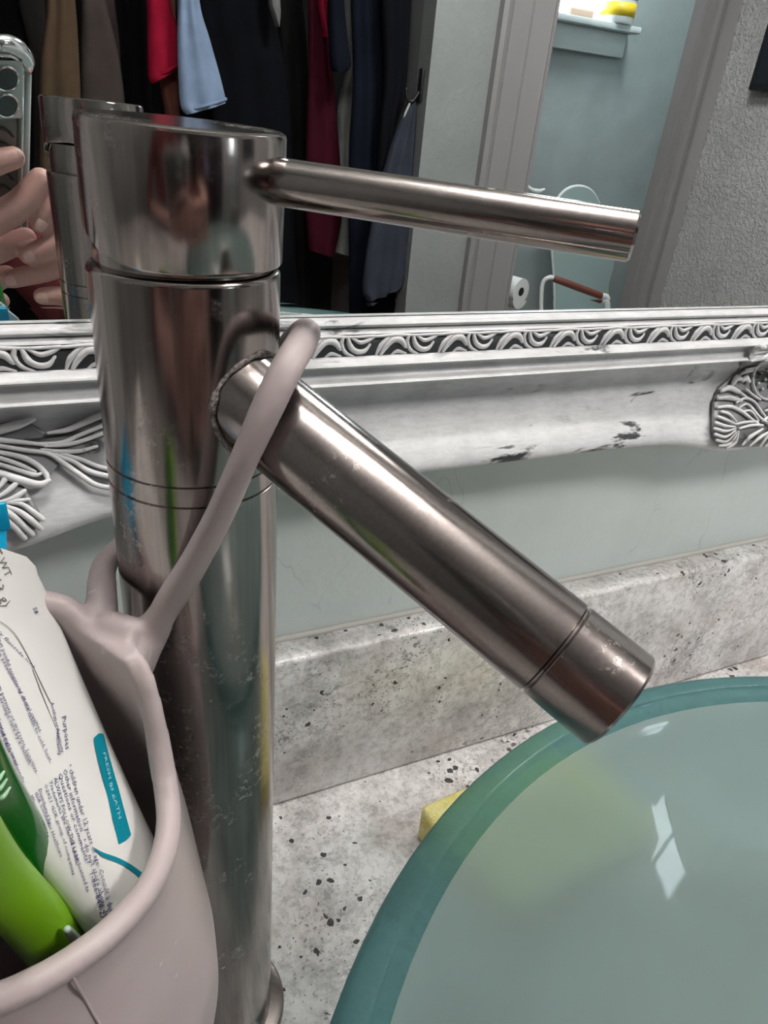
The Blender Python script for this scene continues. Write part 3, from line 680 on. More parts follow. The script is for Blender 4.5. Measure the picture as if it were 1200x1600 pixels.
# ================================================================== toothpaste tube in the holder
# four corners of the flattened tube: right edge and left edge, crimped end up
TR_ = at_y(44, 856, -.136); BR_ = at_z(254, 1372, .188)
TL_ = TR_ + Vector((-.048, -.030, .030)); BL_ = at_z(163, 1478, .197)
def tubept(u, v, lift=0.0):
    """u: 0 crimp .. 1 shoulder, v: -1 left .. 1 right edge; front skin"""
    r = TR_.lerp(BR_, u); l = TL_.lerp(BL_, u)
    ax = (BR_ + BL_ - TR_ - TL_).normalized(); wv = (r - l).normalized(); nrm = wv.cross(ax)
    if nrm.dot(CAM - r) < 0: nrm = -nrm
    th = .0008 + .0105 * max(0, min(1, u * 1.05)) ** .8
    return l.lerp(r, (v + 1) / 2) + nrm * (th * math.sqrt(max(0, 1 - v * v)) + lift), nrm, th
nu, nvv = 40, 24
V = []; F = []
for side in (1, -1):
    for i in range(nu + 1):
        u = i / nu * 1.03
        for k in range(nvv + 1):
            v = -math.cos(PI * k / nvv); vv_ = v
            if u < .085: vv_ = v * (1.0 - .34 * max(0, 1 - u / .045) ** 2 - .035 * math.exp(-((u - .07) / .012) ** 2))          # rounded corners of the crimp
            P, nr, th = tubept(u, vv_)
            crease = .0007 * noise.noise(Vector((u * 9, v * 3, 1.7))) * (1 - abs(v))
            if side == -1: P = P - nr * (2 * th * math.sqrt(max(0, 1 - vv_ * vv_)))
            V.append(P + nr * crease)
W_ = nvv + 1
for s_ in (0, 1):
    for i in range(nu):
        for k in range(nvv): a = s_ * (nu + 1) * W_ + i * W_ + k; F.append((a, a + 1, a + W_ + 1, a + W_))
q = (nu + 1) * W_
for k in range(nvv): F.append((k, k + 1, q + k + 1, q + k)); F.append((nu * W_ + k, nu * W_ + k + 1, q + nu * W_ + k + 1, q + nu * W_ + k))
for i in range(nu): F.append((i * W_, (i + 1) * W_, q + (i + 1) * W_, q + i * W_)); F.append((i * W_ + nvv, (i + 1) * W_ + nvv, q + (i + 1) * W_ + nvv, q + i * W_ + nvv))
TUBEM = mat('white_laminate', (.70, .69, .67), .33); vt = coords(TUBEM); bump(TUBEM, ntex(TUBEM, vt, 70, 3), .15, .001)
tp = empty('toothpaste_tube', tubept(1.1, 0)[0], 'white toothpaste tube with dark blue printed text leaning in the holder', 'toothpaste')
obj('tube_body', (V, F), TUBEM, tp, angle=60)
AXT = (BR_ + BL_ - TR_ - TL_).normalized(); SHD = (BR_ + BL_) / 2 + (BR_ + BL_ - TR_ - TL_) / 2 * .028
obj('cap', lathe([(0, 0), (.0090, 0), (.0090, .003), (.0080, .008), (0, .009)], SHD, 32, AXT), mat('teal_cap', (.02, .38, .50), .35), tp, angle=35)
LEN = ((TR_ + TL_) / 2 - (BR_ + BL_) / 2).length
def screen_uv(px, py):
    """place on the tube face that shows at a photo position (flat-plane solve)"""
    o_ = (TR_ + TL_ + BR_ + BL_) / 4; P, nr, th = tubept(.6, 0); d = ray(px, py); h = CAM + d * ((P - CAM).dot(nr) / d.dot(nr))
    best = None; u0, v0, su, sv = .5, 0, .5, 1.0
    for it in range(12):
        for i in range(-4, 5):
            for j in range(-4, 5):
                u, v = u0 + su * i / 4, max(-1, min(1, v0 + sv * j / 4)); Q = tubept(u, v)[0]; e = (Q - CAM).normalized().cross(d).length
                if best is None or e < best[0]: best = (e, u, v)
        u0, v0 = best[1], best[2]; su *= .5; sv *= .5
    return u0, v0
def halfw(u): return (TR_.lerp(BR_, u) - TL_.lerp(BL_, u)).length / 2
def text_on_tube(txt, p_start, p_end, h_px, m, name='printed_line'):
    """print a line of text on the tube skin, running from p_start to p_end (photo positions of its baseline)"""
    u0, v0 = screen_uv(*p_start); u1, v1 = screen_uv(*p_end)
    cu = bpy.data.curves.new('t', 'FONT'); cu.body = txt; cu.size = 1; cu.resolution_u = 1
    o = bpy.data.objects.new('t', cu); COL.objects.link(o)
    dg = bpy.context.evaluated_depsgraph_get(); dg.update(); e = o.evaluated_get(dg); me = e.to_mesh()
    vs = [v.co.copy() for v in me.vertices]; fs = [tuple(p.vertices) for p in me.polygons]; e.to_mesh_clear(); bpy.data.objects.remove(o); bpy.data.curves.remove(cu)
    wd = max(v.x for v in vs); VV = []
    up_ = screen_uv(p_start[0] + h_px * .92, p_start[1] - h_px * .40); hu, hv = up_[0] - u0, up_[1] - v0
    for p in vs:
        s = p.x / wd; u = u0 + (u1 - u0) * s + hu * p.y * 1.18; v = v0 + (v1 - v0) * s + hv * p.y * 1.18
        VV.append(tubept(u, max(-.995, min(.995, v)), .00022 + .0004 * 0)[0] + tubept(u, max(-.995, min(.995, v)))[1] * (.0007 * abs(noise.noise(Vector((u * 9, v * 3, 1.7))))))
    return obj(name, (VV, fs), m, tp, smooth=False)
INK = mat('navy_ink', (.03, .025, .14), .5); INKG = mat('grey_ink', (.16, .15, .14), .5); TEALINK = mat('teal_ink', (.0, .22, .30), .35); PALE = mat('pale_ink', (.35, .62, .68), .4)
LINES = [
 ('NET WT', (-20, 838), (9, 903), 15, INKG), ('(113 g)', (-22, 888), (5, 950), 18, INKG), ('S8', (50, 950), (54, 960), 8, INK),
 ('(0.15% w/v fluoride ion)', (-45, 950), (51, 1044), 7, INK),
 ('against painful sensitivity of the teeth to cold, heat,', (-10, 985), (77, 1192), 8, INK), ('aids in the prevention of dental cavities.', (-22, 985), (62, 1146), 8, INK),
 ('If the problem persists or worsens. Sensitive', (-25, 1020), (54, 1208), 8, INK), ('that may need prompt care by a dentist.', (-28, 1030), (44, 1196), 8, INK),
 ('than used for brushing, is accidentally', (-25, 1075), (34, 1224), 7, INK), ('Control Center right away.', (-20, 1085), (24, 1198), 7, INK), ('years and older.', (-14, 1112), (13, 1180), 7, INK), ('\u2022 apply at', (15, 1193), (26, 1232), 6, INK),
 ('Purposes', (95, 1120), (102, 1172), 9, INK), ('Antihypersensitivity', (78, 1098), (95, 1177), 6.5, INK), ('Anticavity', (86, 1139), (90, 1181), 6.5, INK),
 ('\u2022 children under 12 years of age: Consult a dentist', (105, 1195), (172, 1444), 9, INK), ('Other information   \u2022 do not store above 30\u00b0C', (97, 1203), (161, 1450), 8.5, INK), ('Questions or comments?   1-866-844-2797', (90, 1209), (153, 1452), 8, INK),
 ('ALWAYS FOLLOW THE LABEL', (83, 1216), (118, 1352), 7.5, INK), ('Trademarks are owned by or licensed to', (75, 1221), (134, 1395), 6.5, INK), ('\u00a92021 GSK group of companies', (68, 1226), (112, 1368), 6, INK),
 ('Distributed by:', (59, 1233), (75, 1291), 6.5, INK), ('GSK Consumer Healthcare', (53, 1238), (92, 1340), 6, INK), ('Warren, NJ 07059', (46, 1243), (70, 1310), 6, INK),
]
for txt, a, b_, h, mm in LINES: text_on_tube(txt, a, b_, h, mm)
def patch(name, pts, wpx, m, lift=.0003):
    """flat printed stroke along photo positions"""
    UV = [screen_uv(*p) for p in pts]; C = catmull([Vector((u, v, 0)) for u, v in UV], 8); V = []; F = []
    wv = wpx
    for i, c_ in enumerate(C):
        t_ = (C[min(i + 1, len(C) - 1)] - C[max(i - 1, 0)]); t_ = Vector((t_.x * LEN, t_.y * halfw(c_.x), 0)).normalized()
        s = i / (len(C) - 1); ww = wv if isinstance(wv, (int, float)) else interp(wv, s)
        nx = Vector((-t_.y, t_.x, 0)) * ww
        for sg in (-1, -.5, 0, .5, 1): V.append(tubept(c_.x + sg * nx.x / LEN, max(-.998, min(.998, c_.y + sg * nx.y / halfw(c_.x))), lift)[0])
    for i in range(len(C) - 1):
        for k in range(4): a = i * 5 + k; F.append((a, a + 1, a + 6, a + 5))
    return obj(name, (V, F), m, tp)
def strip(name, A_, B_, m, lift=.0003):
    UA = catmull([Vector((*screen_uv(*p), 0)) for p in A_], 6); UB = catmull([Vector((*screen_uv(*p), 0)) for p in B_], 6); V = []; F = []
    for a, b_ in zip(UA, UB):
        for k in range(7): c_ = a.lerp(b_, k / 6); V.append(tubept(c_.x, max(-.998, min(.998, c_.y)), lift)[0])
    for i in range(len(UA) - 1):
        for k in range(6): q_ = i * 7 + k; F.append((q_, q_ + 1, q_ + 8, q_ + 7))
    return obj(name, (V, F), m, tp)
UVC = catmull([Vector((*screen_uv(*p), 0)) for p in ((153, 1146), (158, 1170), (167, 1205), (176, 1238), (184, 1270), (192, 1302), (195, 1314))], 8); V = []; F = []
for i, c_ in enumerate(UVC):
    s_ = i / (len(UVC) - 1); e_ = min(s_, 1 - s_) / .05; ww = .0027 * (math.sqrt(max(0, 1 - (1 - min(1, e_)) ** 2))) + .00005
    for k in range(7): V.append(tubept(c_.x, max(-.998, min(.998, c_.y + (k / 3 - 1) * ww / halfw(c_.x))), .0003)[0])
for i in range(len(UVC) - 1):
    for k in range(6): q_ = i * 7 + k; F.append((q_, q_ + 1, q_ + 8, q_ + 7))
obj('teal_badge', (V, F), TEALINK, tp)
strip('teal_stroke', [(145, 1324), (160, 1332), (185, 1341), (205, 1352), (224, 1366)], [(147, 1328), (160, 1339), (185, 1349), (205, 1361), (220, 1374)], TEALINK)
text_on_tube('FRESH BREATH', (158, 1176), (184, 1280), 5.5, PALE)
for ln in ([(-5, 968), (22, 990), (45, 1030), (62, 1065), (78, 1098)], [(50, 1046), (65, 1085), (86, 1137)]): patch('rule_line', ln, .00012, INKG)
# cyan tube behind it, only its corner reaches the picture
c0 = at_y(-9, 962, -.122)
cy = empty('cyan_tube', c0 + Vector((-.005, .0, -.09)), 'cyan tube standing behind the white toothpaste tube', 'toothpaste')
CY = mat('cyan_laminate', (.0, .42, .72), .3)
V = []; F = []
for i in range(13):
    u = i / 12; hwid = .024; th = .0006 + .011 * u
    for k in range(24):
        a = 2 * PI * k / 24; V.append(c0 + Vector((-.016 + hwid * math.cos(a) * (1 - .25 * u) - .012 * u, th * math.sin(a) - .052 * u, .030 - .11 * u)))
for i in range(12):
    for k in range(24): F.append((i * 24 + k, i * 24 + (k + 1) % 24, (i + 1) * 24 + (k + 1) % 24, (i + 1) * 24 + k))
F += [tuple(range(24)), tuple(12 * 24 + k for k in range(24))]
obj('tube_body', (V, F), CY, cy, angle=60)
obj('tube_crimp', rbox(c0 + Vector((-.016, 0, .034)), XYZ, .05, .0016, .009, .0005), CY, cy)
obj('cap', lathe([(0, 0), (.009, 0), (.009, -.018), (0, -.018)], c0 + Vector((-.028, -.052, -.080)), 24), PLW, cy, angle=40)

# ================================================================== toothbrushes in the holder
def toothbrush(name, top_pts, R, m, label, up, grip=None, gm=None):
    P = top_pts; base = P[-1]
    r = empty(name, base, label, 'toothbrush', 'toothbrushes in the holder')
    obj('handle', tube(P, R, 20, 8, .8, up=up), m, r)
    d0 = (Vector(P[-1]) - Vector(P[-2])).normalized(); nk = Vector(P[-1]); hd = nk + d0 * .020
    obj('brush_neck', tube([nk, nk + d0 * .012, hd], [R[-1], .0034, .0030], 12, 4), m, r)
    h_ = obj('brush_head', rbox(hd + d0 * .013, (d0, d0.orthogonal().normalized(), d0.cross(d0.orthogonal().normalized())), .030, .013, .006, .0025, 3), m, r)
    b1 = d0.orthogonal().normalized(); b2 = d0.cross(b1)
    bv = []
    for i in range(7):
        for j in range(3): bv.append(lathe([(0, .003), (.0016, .003), (.0016, .014), (0, .0145)], hd + d0 * (.002 + i * .0037) + b1 * ((j - 1) * .0040), 8, b2))
    o_ = obj('bristles', join(*bv), PLW, h_); o_['kind'] = 'stuff'
    if grip:
        for p, rr, dr in grip: obj('grip_ridge', tube(p, rr, 8, 5), gm, r)
    return r
LIMEG = mat('lime_plastic', (.20, .44, .012), .36)
DKG = mat('translucent_green', (.004, .12, .008), .16, Coat_Weight=.4)
PALEG = mat('pale_green_rubber', (.38, .62, .40), .35)
l0 = at_y(-70, 1262, -.216); l1 = at_y(-10, 1362, -.206); l2 = at_y(50, 1432, -.199); l3 = at_y(108, 1500, -.193); l4 = l3 + (l3 - l2) * .8; l5 = l3 + (l3 - l2) * 1.8
toothbrush('toothbrush', [l0, l1, l2, l3, l3 + (l3 - l2) * .6], [.0055, .0064, .0072, .0078, .0055], LIMEG, 'lime green toothbrush handle nearest the front rim of the holder', (CAM - l2).normalized(),
    [([at_y(105, 1452, -.2035), at_y(113, 1462, -.2020), at_y(127, 1476, -.2000), at_y(140, 1492, -.199)], [.0010, .0013, .0013, .0012], 0)], mat('pale_inlay', (.40, .50, .42), .3))
k0 = at_y(-72, 1120, -.201); k1 = at_y(-26, 1222, -.196); k2 = at_y(18, 1305, -.191); k3 = at_y(84, 1420, -.183); k4 = k3 + (k3 - k2) * .35
def ridge(cx_, cy_): return [at_y(cx_ - 16, cy_ + 5, -.2052), at_y(cx_ - 3, cy_ + 2, -.2060), at_y(cx_ + 8, cy_ - 12, -.2040)]
toothbrush('toothbrush', [k0, k1, k2, k3, k4], [.0058, .0066, .0075, .0080, .0055], DKG, 'dark translucent green toothbrush between the tube and the lime one', (CAM - k2).normalized(),
    [(ridge(-2, 1218), [.0003, .0006, .0003], 0), (ridge(2, 1230), [.0003, .0006, .0003], 0), (ridge(7, 1243), [.0003, .0006, .0003], 0)], PALEG)

# ================================================================== glass vessel bowl and sponge
BC = Vector((.195, -.389, 0)); RO, RI, ZR = .243, .2290, .170
DEP = .136; RS = (RI * RI + DEP * DEP) / (2 * DEP); ZS = ZR - DEP + RS
inner = []
for i in range(25):
    zz = ZR - DEP + .0006 + (DEP - .006) * (i / 24) ** 1.6; r = math.sqrt(max(RS * RS - (ZS - zz) ** 2, 0)); inner.append((r, zz))
inner[0] = (0.0001, ZR - DEP)
rimp = [(RI + .0012, ZR - .0022), (RI + .0026, ZR - .0008)] + [(RI + .0034 + .0012 * math.sin(math.radians(a)), ZR - .0012 + .0012 * math.cos(math.radians(a))) for a in (-40, -10, 20)] + [(RO - .0070, ZR - .0004), (RO - .0040, ZR - .0012), (RO - .0014, ZR - .0030), (RO - .0002, ZR - .0056), (RO, ZR - .0080)]
outer = []
DO = .150; RSO = (RO * RO + DO * DO) / (2 * DO); ZSO = ZR + .004 - DO + RSO
for i in range(1, 25):
    zz = ZR - .010 - (ZR - .010 - .026) * (i / 24) ** .75; r = math.sqrt(max(RSO * RSO - (ZSO - zz) ** 2, 0)); outer.append((min(r, RO), zz))
outer += [(outer[-1][0] * .6, .0235), (.0001, .023)]
prof = inner + rimp + outer
bowl = empty('vessel_bowl', BC, 'round teal glass vessel sink bowl with frosted inside', 'bowl')
vf = lathe(prof, BC, 128)
ni = len(inner)
bo = obj('bowl_shell', vf, [FROST, TEAL], bowl)
for p in bo.data.polygons:
    if len(p.vertices) == 4:
        c_ = p.center; r = math.hypot(c_.x, c_.y)
        if c_.z > ZR - .0045 and r > RI - .001 or r > RI + .0: p.material_index = 1
        elif p.normal.dot(Vector((c_.x, c_.y, -.12))) > 0 and c_.z < .165: p.material_index = 1
obj('mounting_ring', lathe([(.030, .0), (.045, .0), (.045, .020), (.040, .0245), (.030, .0245)], BC, 48, closed=True), METALX, bowl, angle=35)
obj('drain', lathe([(0, ZR - DEP + .0005), (.020, ZR - DEP + .0006), (.020, ZR - DEP + .003), (.016, ZR - DEP + .005), (0, ZR - DEP + .006)], BC, 40), METALX, bowl, angle=35)
sp = rbox((.205, -.108, .0150), ((.995, .09, 0), (-.09, .995, 0), (0, 0, 1)), .128, .078, .029, .004, 3)
SPM = mat('yellow_sponge', (.80, .72, .26), .95); vsn = coords(SPM); bump(SPM, vor(SPM, vsn, 420), .6, .0012)
L(SPM, ramp(SPM, ntex(SPM, vsn, 60, 4), [(.35, (.70, .60, .20)), (.6, (.84, .76, .36))]), B(SPM).inputs['Base Color'])
obj('sponge', sp, SPM, angle=50, label='yellow sponge lying on the counter behind the bowl', cat='sponge')

# ================================================================== closet: rod and hanging clothes (seen in the mirror)
RODY, RODZ = DOOR_Y - .40, 1.02
rod_ = obj('closet_rod', tube([(XL, RODY, RODZ), (CX1, RODY, RODZ)], .018, 14, 2, round_end=False), mat('rod_steel', (.35, .35, .36), .3, 1.0), label='steel rod carrying the clothes in the closet', cat='closet rod')
def garment(name, label, rows, m, y, depth=.10, folds=5, amp=.012, hang=True, top=None, cat='garment', hem=None, seed=0):
    """rows: ((left px, py), (right px, py)) photo positions from top to hem, on the plane y; drapes down from the rod"""
    R = [(M(*a, y), M(*b_, y)) for a, b_ in rows]
    if top is None and hang:
        l, r = R[0]; c_ = (l + r) / 2; z1 = RODZ - .14; wd = (r - l).length
        R = [(Vector((c_.x - wd * .34, y, z1)), Vector((c_.x + wd * .34, y, z1))), (Vector((c_.x - wd * .48, y, z1 - .05)), Vector((c_.x + wd * .48, y, z1 - .05)))] + R
    Lc = catmull([a for a, b_ in R], 6); Rc = catmull([b_ for a, b_ in R], 6)
    V = []; F = []; n = 40; N = len(Lc)
    for i in range(N):
        a, b_ = Lc[i], Rc[i]; t = i / (N - 1); ax = (b_ - a)
        dp = depth * (.55 + .45 * min(1, t * 3))
        for k in range(n):
            th = 2 * PI * k / n; s = .5 - .5 * math.cos(th); s = .5 + (s - .5)
            w_ = math.sin(th); f = amp * math.sin(folds * 2 * PI * s + seed + .8 * math.sin(3 * t + seed)) * min(1, t * 2 + .2) * abs(w_) ** .5
            V.append(a + ax * s + Vector((amp * .25 * math.sin(7 * t + seed + 3 * s), w_ * dp * .5 + f, 0)))
    for i in range(N - 1):
        for k in range(n): F.append((i * n + k, i * n + (k + 1) % n, (i + 1) * n + (k + 1) % n, (i + 1) * n + k))
    F += [tuple(range(n)), tuple((N - 1) * n + k for k in range(n))]
    base = (Lc[-1] + Rc[-1]) / 2
    r_ = empty(name, base, label, cat)
    obj('fabric', (V, F), m, r_, angle=60)
    if hem:
        q = [Lc[-1].lerp(Rc[-1], u) + Vector((0, depth * .5 * math.sin(PI * u) + .004, .012)) for u in (.02, .25, .5, .75, .98)]
        obj('hem', tube(q, .006, 8, 4), m, r_)
    if hang:
        c_ = (Lc[0] + Rc[0]) / 2; hw = (Rc[0] - Lc[0]).length * .5
        obj('hanger', join(tube([(c_.x - hw, y, c_.z + .005), (c_.x, y, c_.z + .05), (c_.x + hw, y, c_.z + .005)], .005, 8, 4),
            tube([(c_.x, y, c_.z + .05), (c_.x, y, RODZ - .04), (c_.x + .001, RODY - .026, RODZ), (c_.x, RODY, RODZ + .024), (c_.x, RODY + .024, RODZ + .004)], .003, 8, 4)), mat('hanger_wire', (.4, .4, .42), .3, 1.0), r_)
    return r_
YA = RODY + .06
def cl(n_, c): return m_cloth(n_, c)
NAVY = (.006, .008, .014); BLK = (.005, .005, .006)
garment('jacket', 'black jacket hanging at the far left beside the phone', [((-120, 0), (58, 0)), ((-120, 300), (60, 300)), ((-120, 520), (62, 520))], cl('black_wool', BLK), YA + -0.2, .055, 3, .006)
garment('coat', 'dark grey coat sleeve between the black jacket and the tan garment', [((28, 0), (70, 0)), ((50, 120), (72, 120)), ((52, 420), (78, 420))], cl('charcoal', (.03, .027, .025)), YA + -0.14, .055, 1, .006)
garment('trousers', 'tan trousers hanging left of the taupe garment', [((72, 0), (118, 0)), ((64, 90), (123, 90)), ((62, 200), (127, 200)), ((62, 480), (135, 480))], cl('tan_twill', (.10, .066, .042)), YA + 0.02, .055, 2, .006)
garment('trousers', 'taupe grey trousers hanging right of the tan pair', [((128, 0), (165, 0)), ((127, 90), (185, 90)), ((126, 200), (198, 200)), ((126, 480), (210, 480))], cl('taupe_wool', (.066, .052, .047)), YA + -0.04, .055, 1, .006, seed=1)
garment('blouse', 'dim purple blouse edge behind the taupe trousers', [((160, 0), (180, 0)), ((166, 60), (186, 60)), ((176, 120), (190, 120)), ((184, 200), (200, 200))], cl('plum', (.06, .04, .045)), YA + -0.1, .055, 1, .006)
garment('dress', 'long black dress hanging left of the crimson shirt', [((176, 0), (234, 0)), ((182, 150), (236, 150)), ((180, 500), (250, 500))], cl('black_satin', BLK), YA + -0.16, .055, 3, .006)
garment('shirt', 'crimson short-sleeved shirt, its sleeve hem in front of the light blue one', [((228, 0), (266, 0)), ((230, 40), (276, 40)), ((231, 85), (283, 78)), ((232, 120), (287, 96)), ((236, 131), (288, 101))], cl('crimson_jersey', (.30, .008, .030)), YA + 0.06, .055, 1, .006, hem=1)
garment('shirt', 'rust brown shirt tail below the crimson sleeve', [((240, 60), (276, 60)), ((246, 110), (278, 110)), ((258, 180), (280, 180)), ((260, 260), (285, 260))], cl('rust_cotton', (.13, .045, .035)), YA + -0.0, .055, 1, .006)
garment('shirt', 'light blue shirt sleeve hanging right of the crimson shirt', [((277, 0), (312, 0)), ((277, 60), (327, 60)), ((279, 120), (342, 115)), ((282, 165), (351, 150)), ((290, 179), (353, 161))], cl('light_blue_denim', (.24, .32, .47)), YA + 0.12, .055, 2, .006, hem=1)
garment('coat', 'long black coat between the light blue shirt and the maroon dress', [((312, 0), (425, 0)), ((325, 100), (440, 80)), ((330, 200), (455, 180)), ((320, 500), (470, 500))], cl('black_felt', (.005, .0055, .008)), YA + -0.08, .055, 3, .006, seed=2)
garment('vest', 'grey vest edge showing above the black coat', [((420, 0), (437, 0)), ((424, 20), (437, 20)), ((430, 42), (436, 42))], cl('ash_grey', (.16, .16, .16)), YA + 0.0, .055, 1, .006)
garment('cardigan', 'black cardigan with a faint green cast left of the maroon dress', [((432, 0), (472, 0)), ((438, 120), (480, 120)), ((448, 500), (486, 500))], cl('green_black', (.009, .010, .009)), YA + -0.14, .055, 2, .006)
garment('dress', 'long maroon dress hanging right of the black coats', [((481, 0), (514, 0)), ((481, 120), (520, 120)), ((478, 250), (530, 250)), ((478, 330), (534, 330)), ((482, 390), (522, 402))], cl('maroon_crepe', (.045, .005, .012)), YA + 0.02, .055, 2, .006)
garment('scarf', 'bright crimson scarf strip over the maroon dress', [((498, 0), (510, 0)), ((502, 30), (511, 30)), ((506, 58), (510, 58))], cl('crimson_silk', (.30, .012, .04)), YA + 0.075, .055, 1, .006)
garment('blazer', 'navy blazer sleeve in front of the white scarf', [((512, 0), (537, 0)), ((514, 60), (541, 55)), ((516, 100), (547, 100)), ((520, 112), (540, 112))], cl('navy_wool', NAVY), YA + 0.135, .055, 1, .006)
garment('scarf', 'off-white knotted scarf hanging to the right of the maroon dress', [((535, 0), (556, 0)), ((538, 60), (555, 60)), ((540, 110), (556, 110)), ((530, 140), (557, 142)), ((528, 165), (556, 170)), ((527, 200), (546, 200)), ((527, 260), (545, 260)), ((530, 330), (552, 330)), ((524, 372), (556, 366)), ((520, 392), (553, 402))], cl('offwhite_linen', (.27, .27, .275)), YA + -0.045, .055, 1, .006)
garment('suit', 'navy suit jacket right of the white scarf', [((548, 0), (600, 0)), ((552, 120), (606, 120)), ((546, 260), (608, 260)), ((545, 500), (610, 500))], cl('navy_suiting', (.006, .008, .015)), YA + .14, .055, 3, .006)
garment('coat', 'black coat hanging last on the rod next to the closet wall', [((596, 0), (642, 0)), ((600, 120), (632, 150)), ((590, 240), (615, 240)), ((580, 500), (640, 500))], cl('black_gabardine', (.005, .0055, .008)), YA + .22, .055, 2, .006)
garment('cloth_bag', 'olive drab cloth bag behind the slate garment on the hook', [((628, 148), (640, 148)), ((610, 190), (640, 180)), ((598, 240), (640, 240)), ((592, 300), (640, 300))], cl('olive_canvas', (.035, .032, .026)), DOOR_Y - WT - .07, .05, 2, .006, hang=False, cat='bag')
garment('shirt', 'slate blue shirt hanging from the black hook by the closet wall', [((639, 156), (646, 156)), ((630, 175), (650, 168)), ((612, 220), (651, 220)), ((600, 262), (650, 270)), ((584, 330), (651, 340)), ((572, 400), (655, 400)), ((566, 452), (640, 438)), ((572, 470), (625, 446))], cl('slate_jersey', (.040, .045, .062)), DOOR_Y - WT + .02, .07, 3, .010, hang=False)
# hook on the closet jamb with a little white loop
hk = M(643, 122, DOOR_Y - WT); hook = empty('coat_hook', (CX1, hk.y, hk.z - .05), 'black coat hook screwed to the closet wall', 'hook')
obj('hook_plate', rbox((CX1 - .002, DOOR_Y - .05, hk.z - .02), XYZ, .012, .03, .10, .004), mat('black_iron', (.01, .01, .01), .4), hook, angle=40)
obj('hook_arm', tube([(CX1 - .006, DOOR_Y - .05, hk.z - .04), (CX1 - .03, DOOR_Y - .05, hk.z - .07), (CX1 - .05, DOOR_Y - .05, hk.z - .06), (CX1 - .055, DOOR_Y - .05, hk.z - .035)], .006, 8), mat('black_iron2', (.01, .01, .01), .4), hook)
obj('garment_loop', tube([(CX1 - .035, DOOR_Y - .05, hk.z - .07), (CX1 - .045, DOOR_Y - .06, hk.z - .11), (CX1 - .04, DOOR_Y - .07, hk.z - .14)], [.006, .009, .012], 8, 5, .5), cl('white_loop', (.55, .55, .55)), label='small white hanging loop on the black hook', cat='loop')

# ================================================================== bathroom: things on the sill and the grab-bar chair
cz = SILL; ca = M(945, 20, BATH_Y + .05); cb = M(988, 25, BATH_Y + .05); cr_ = (cb - ca).length / 2; cc = Vector(((ca.x + cb.x) / 2, BATH_Y + .035, cz))
can = empty('wipes_canister', cc, 'yellow and white canister on the bathroom window sill', 'canister')
obj('canister_body', lathe([(0, 0), (cr_ * .94, 0), (cr_, .008), (cr_, .19), (cr_ * .95, .20), (0, .20)], cc, 36), PLW, can, angle=40)
obj('yellow_label', lathe([(cr_ + .001, .03), (cr_ + .0012, .03), (cr_ + .0012, .085), (cr_ + .001, .085)], cc, 36, closed=True), mat('yellow_print', (.80, .55, .03), .4), can)
obj('blue_label', lathe([(cr_ + .001, .098), (cr_ + .0012, .098), (cr_ + .0012, .15), (cr_ + .001, .15)], cc, 36, closed=True), mat('blue_print', (.20, .34, .50), .4), can)
obj('canister_lid', lathe([(cr_ * 1.03, .20), (cr_ * 1.03, .225), (cr_ * .5, .235), (0, .235)], cc, 36), mat('lid_yellow', (.75, .5, .05), .4), can, angle=40)
sa = M(888, 18, BATH_Y + .06); sb_ = M(926, 24, BATH_Y + .06)
obj('soap_bar', rbox(((sa.x + sb_.x) / 2, BATH_Y + .05, cz + .018), XYZ, abs(sb_.x - sa.x), .05, .035, .010, 3), mat('peach_soap', (.75, .55, .42), .5), angle=60, label='peach coloured soap bar on the bathroom window sill', cat='soap')
# white chair with translucent back and a brown grip, standing in the bathroom
CHY = BATH_Y + .30
ctop = M(905, 292, CHY); cl_ = M(820, 400, CHY); cr2 = M(957, 400, CHY); cbt = M(905, 520, CHY)
ch = empty('shower_chair', ((cl_.x + cr2.x) / 2, CHY, FLOOR), 'pale shower chair with brown-gripped arm in the bathroom', 'chair')
CHM = mat('pale_green_plastic', (.40, .50, .49), .35)
def px3(lst, y): return [M(a, b_, y) for a, b_ in lst]
outl = px3([(868, 520), (866, 440), (862, 380), (862, 330), (880, 300), (903, 291), (925, 300), (940, 330), (952, 365), (957, 410), (948, 450), (952, 480), (952, 520)], CHY)
oc = catmull(outl, 5); nn = len(oc)
Vb = [p + Vector((0, .012, 0)) for p in oc] + [p - Vector((0, .012, 0)) for p in oc]
Fb = [tuple(range(nn)), tuple(range(2 * nn - 1, nn - 1, -1))] + [(i, i + 1, nn + i + 1, nn + i) for i in range(nn - 1)] + [(nn - 1, 0, nn, 2 * nn - 1)]
obj('backrest', (Vb, Fb), CHM, ch, angle=40)
obj('back_rim', tube(oc, .0085, 8, 0), PLW, ch)
zseat = FLOOR + .52; xm = (cl_.x + cr2.x) / 2
obj('seat', rbox((xm, CHY + .20, zseat), XYZ, .46, .42, .035, .014, 3), CHM, ch, angle=40)
for sx in (-1, 1):
    for sy in (.03, .37): obj('leg', tube([(xm + sx * .20, CHY + sy, zseat), (xm + sx * .23, CHY + sy, FLOOR)], .013, 10, 2), PLW, ch)
ga, gb = M(868, 436, CHY + .22), M(938, 462, CHY + .32)
obj('arm_grip', tube([ga, ga.lerp(gb, .5), gb], [.017, .018, .017], 14, 4), mat('brown_grip', (.16, .045, .030), .5), ch)
obj('arm_frame', join(tube([gb, gb + (gb - ga) * .16, gb + (gb - ga) * .22 + Vector((0, 0, -.09)), Vector((gb.x, gb.y, zseat))], .014, 10, 5), tube([ga, ga + (ga - gb) * .14 + Vector((0, 0, -.004)), ga + (ga - gb) * .25 + Vector((0, 0, -.06)), Vector((ga.x - .02, ga.y, zseat))], .011, 10, 5)), PLW, ch)
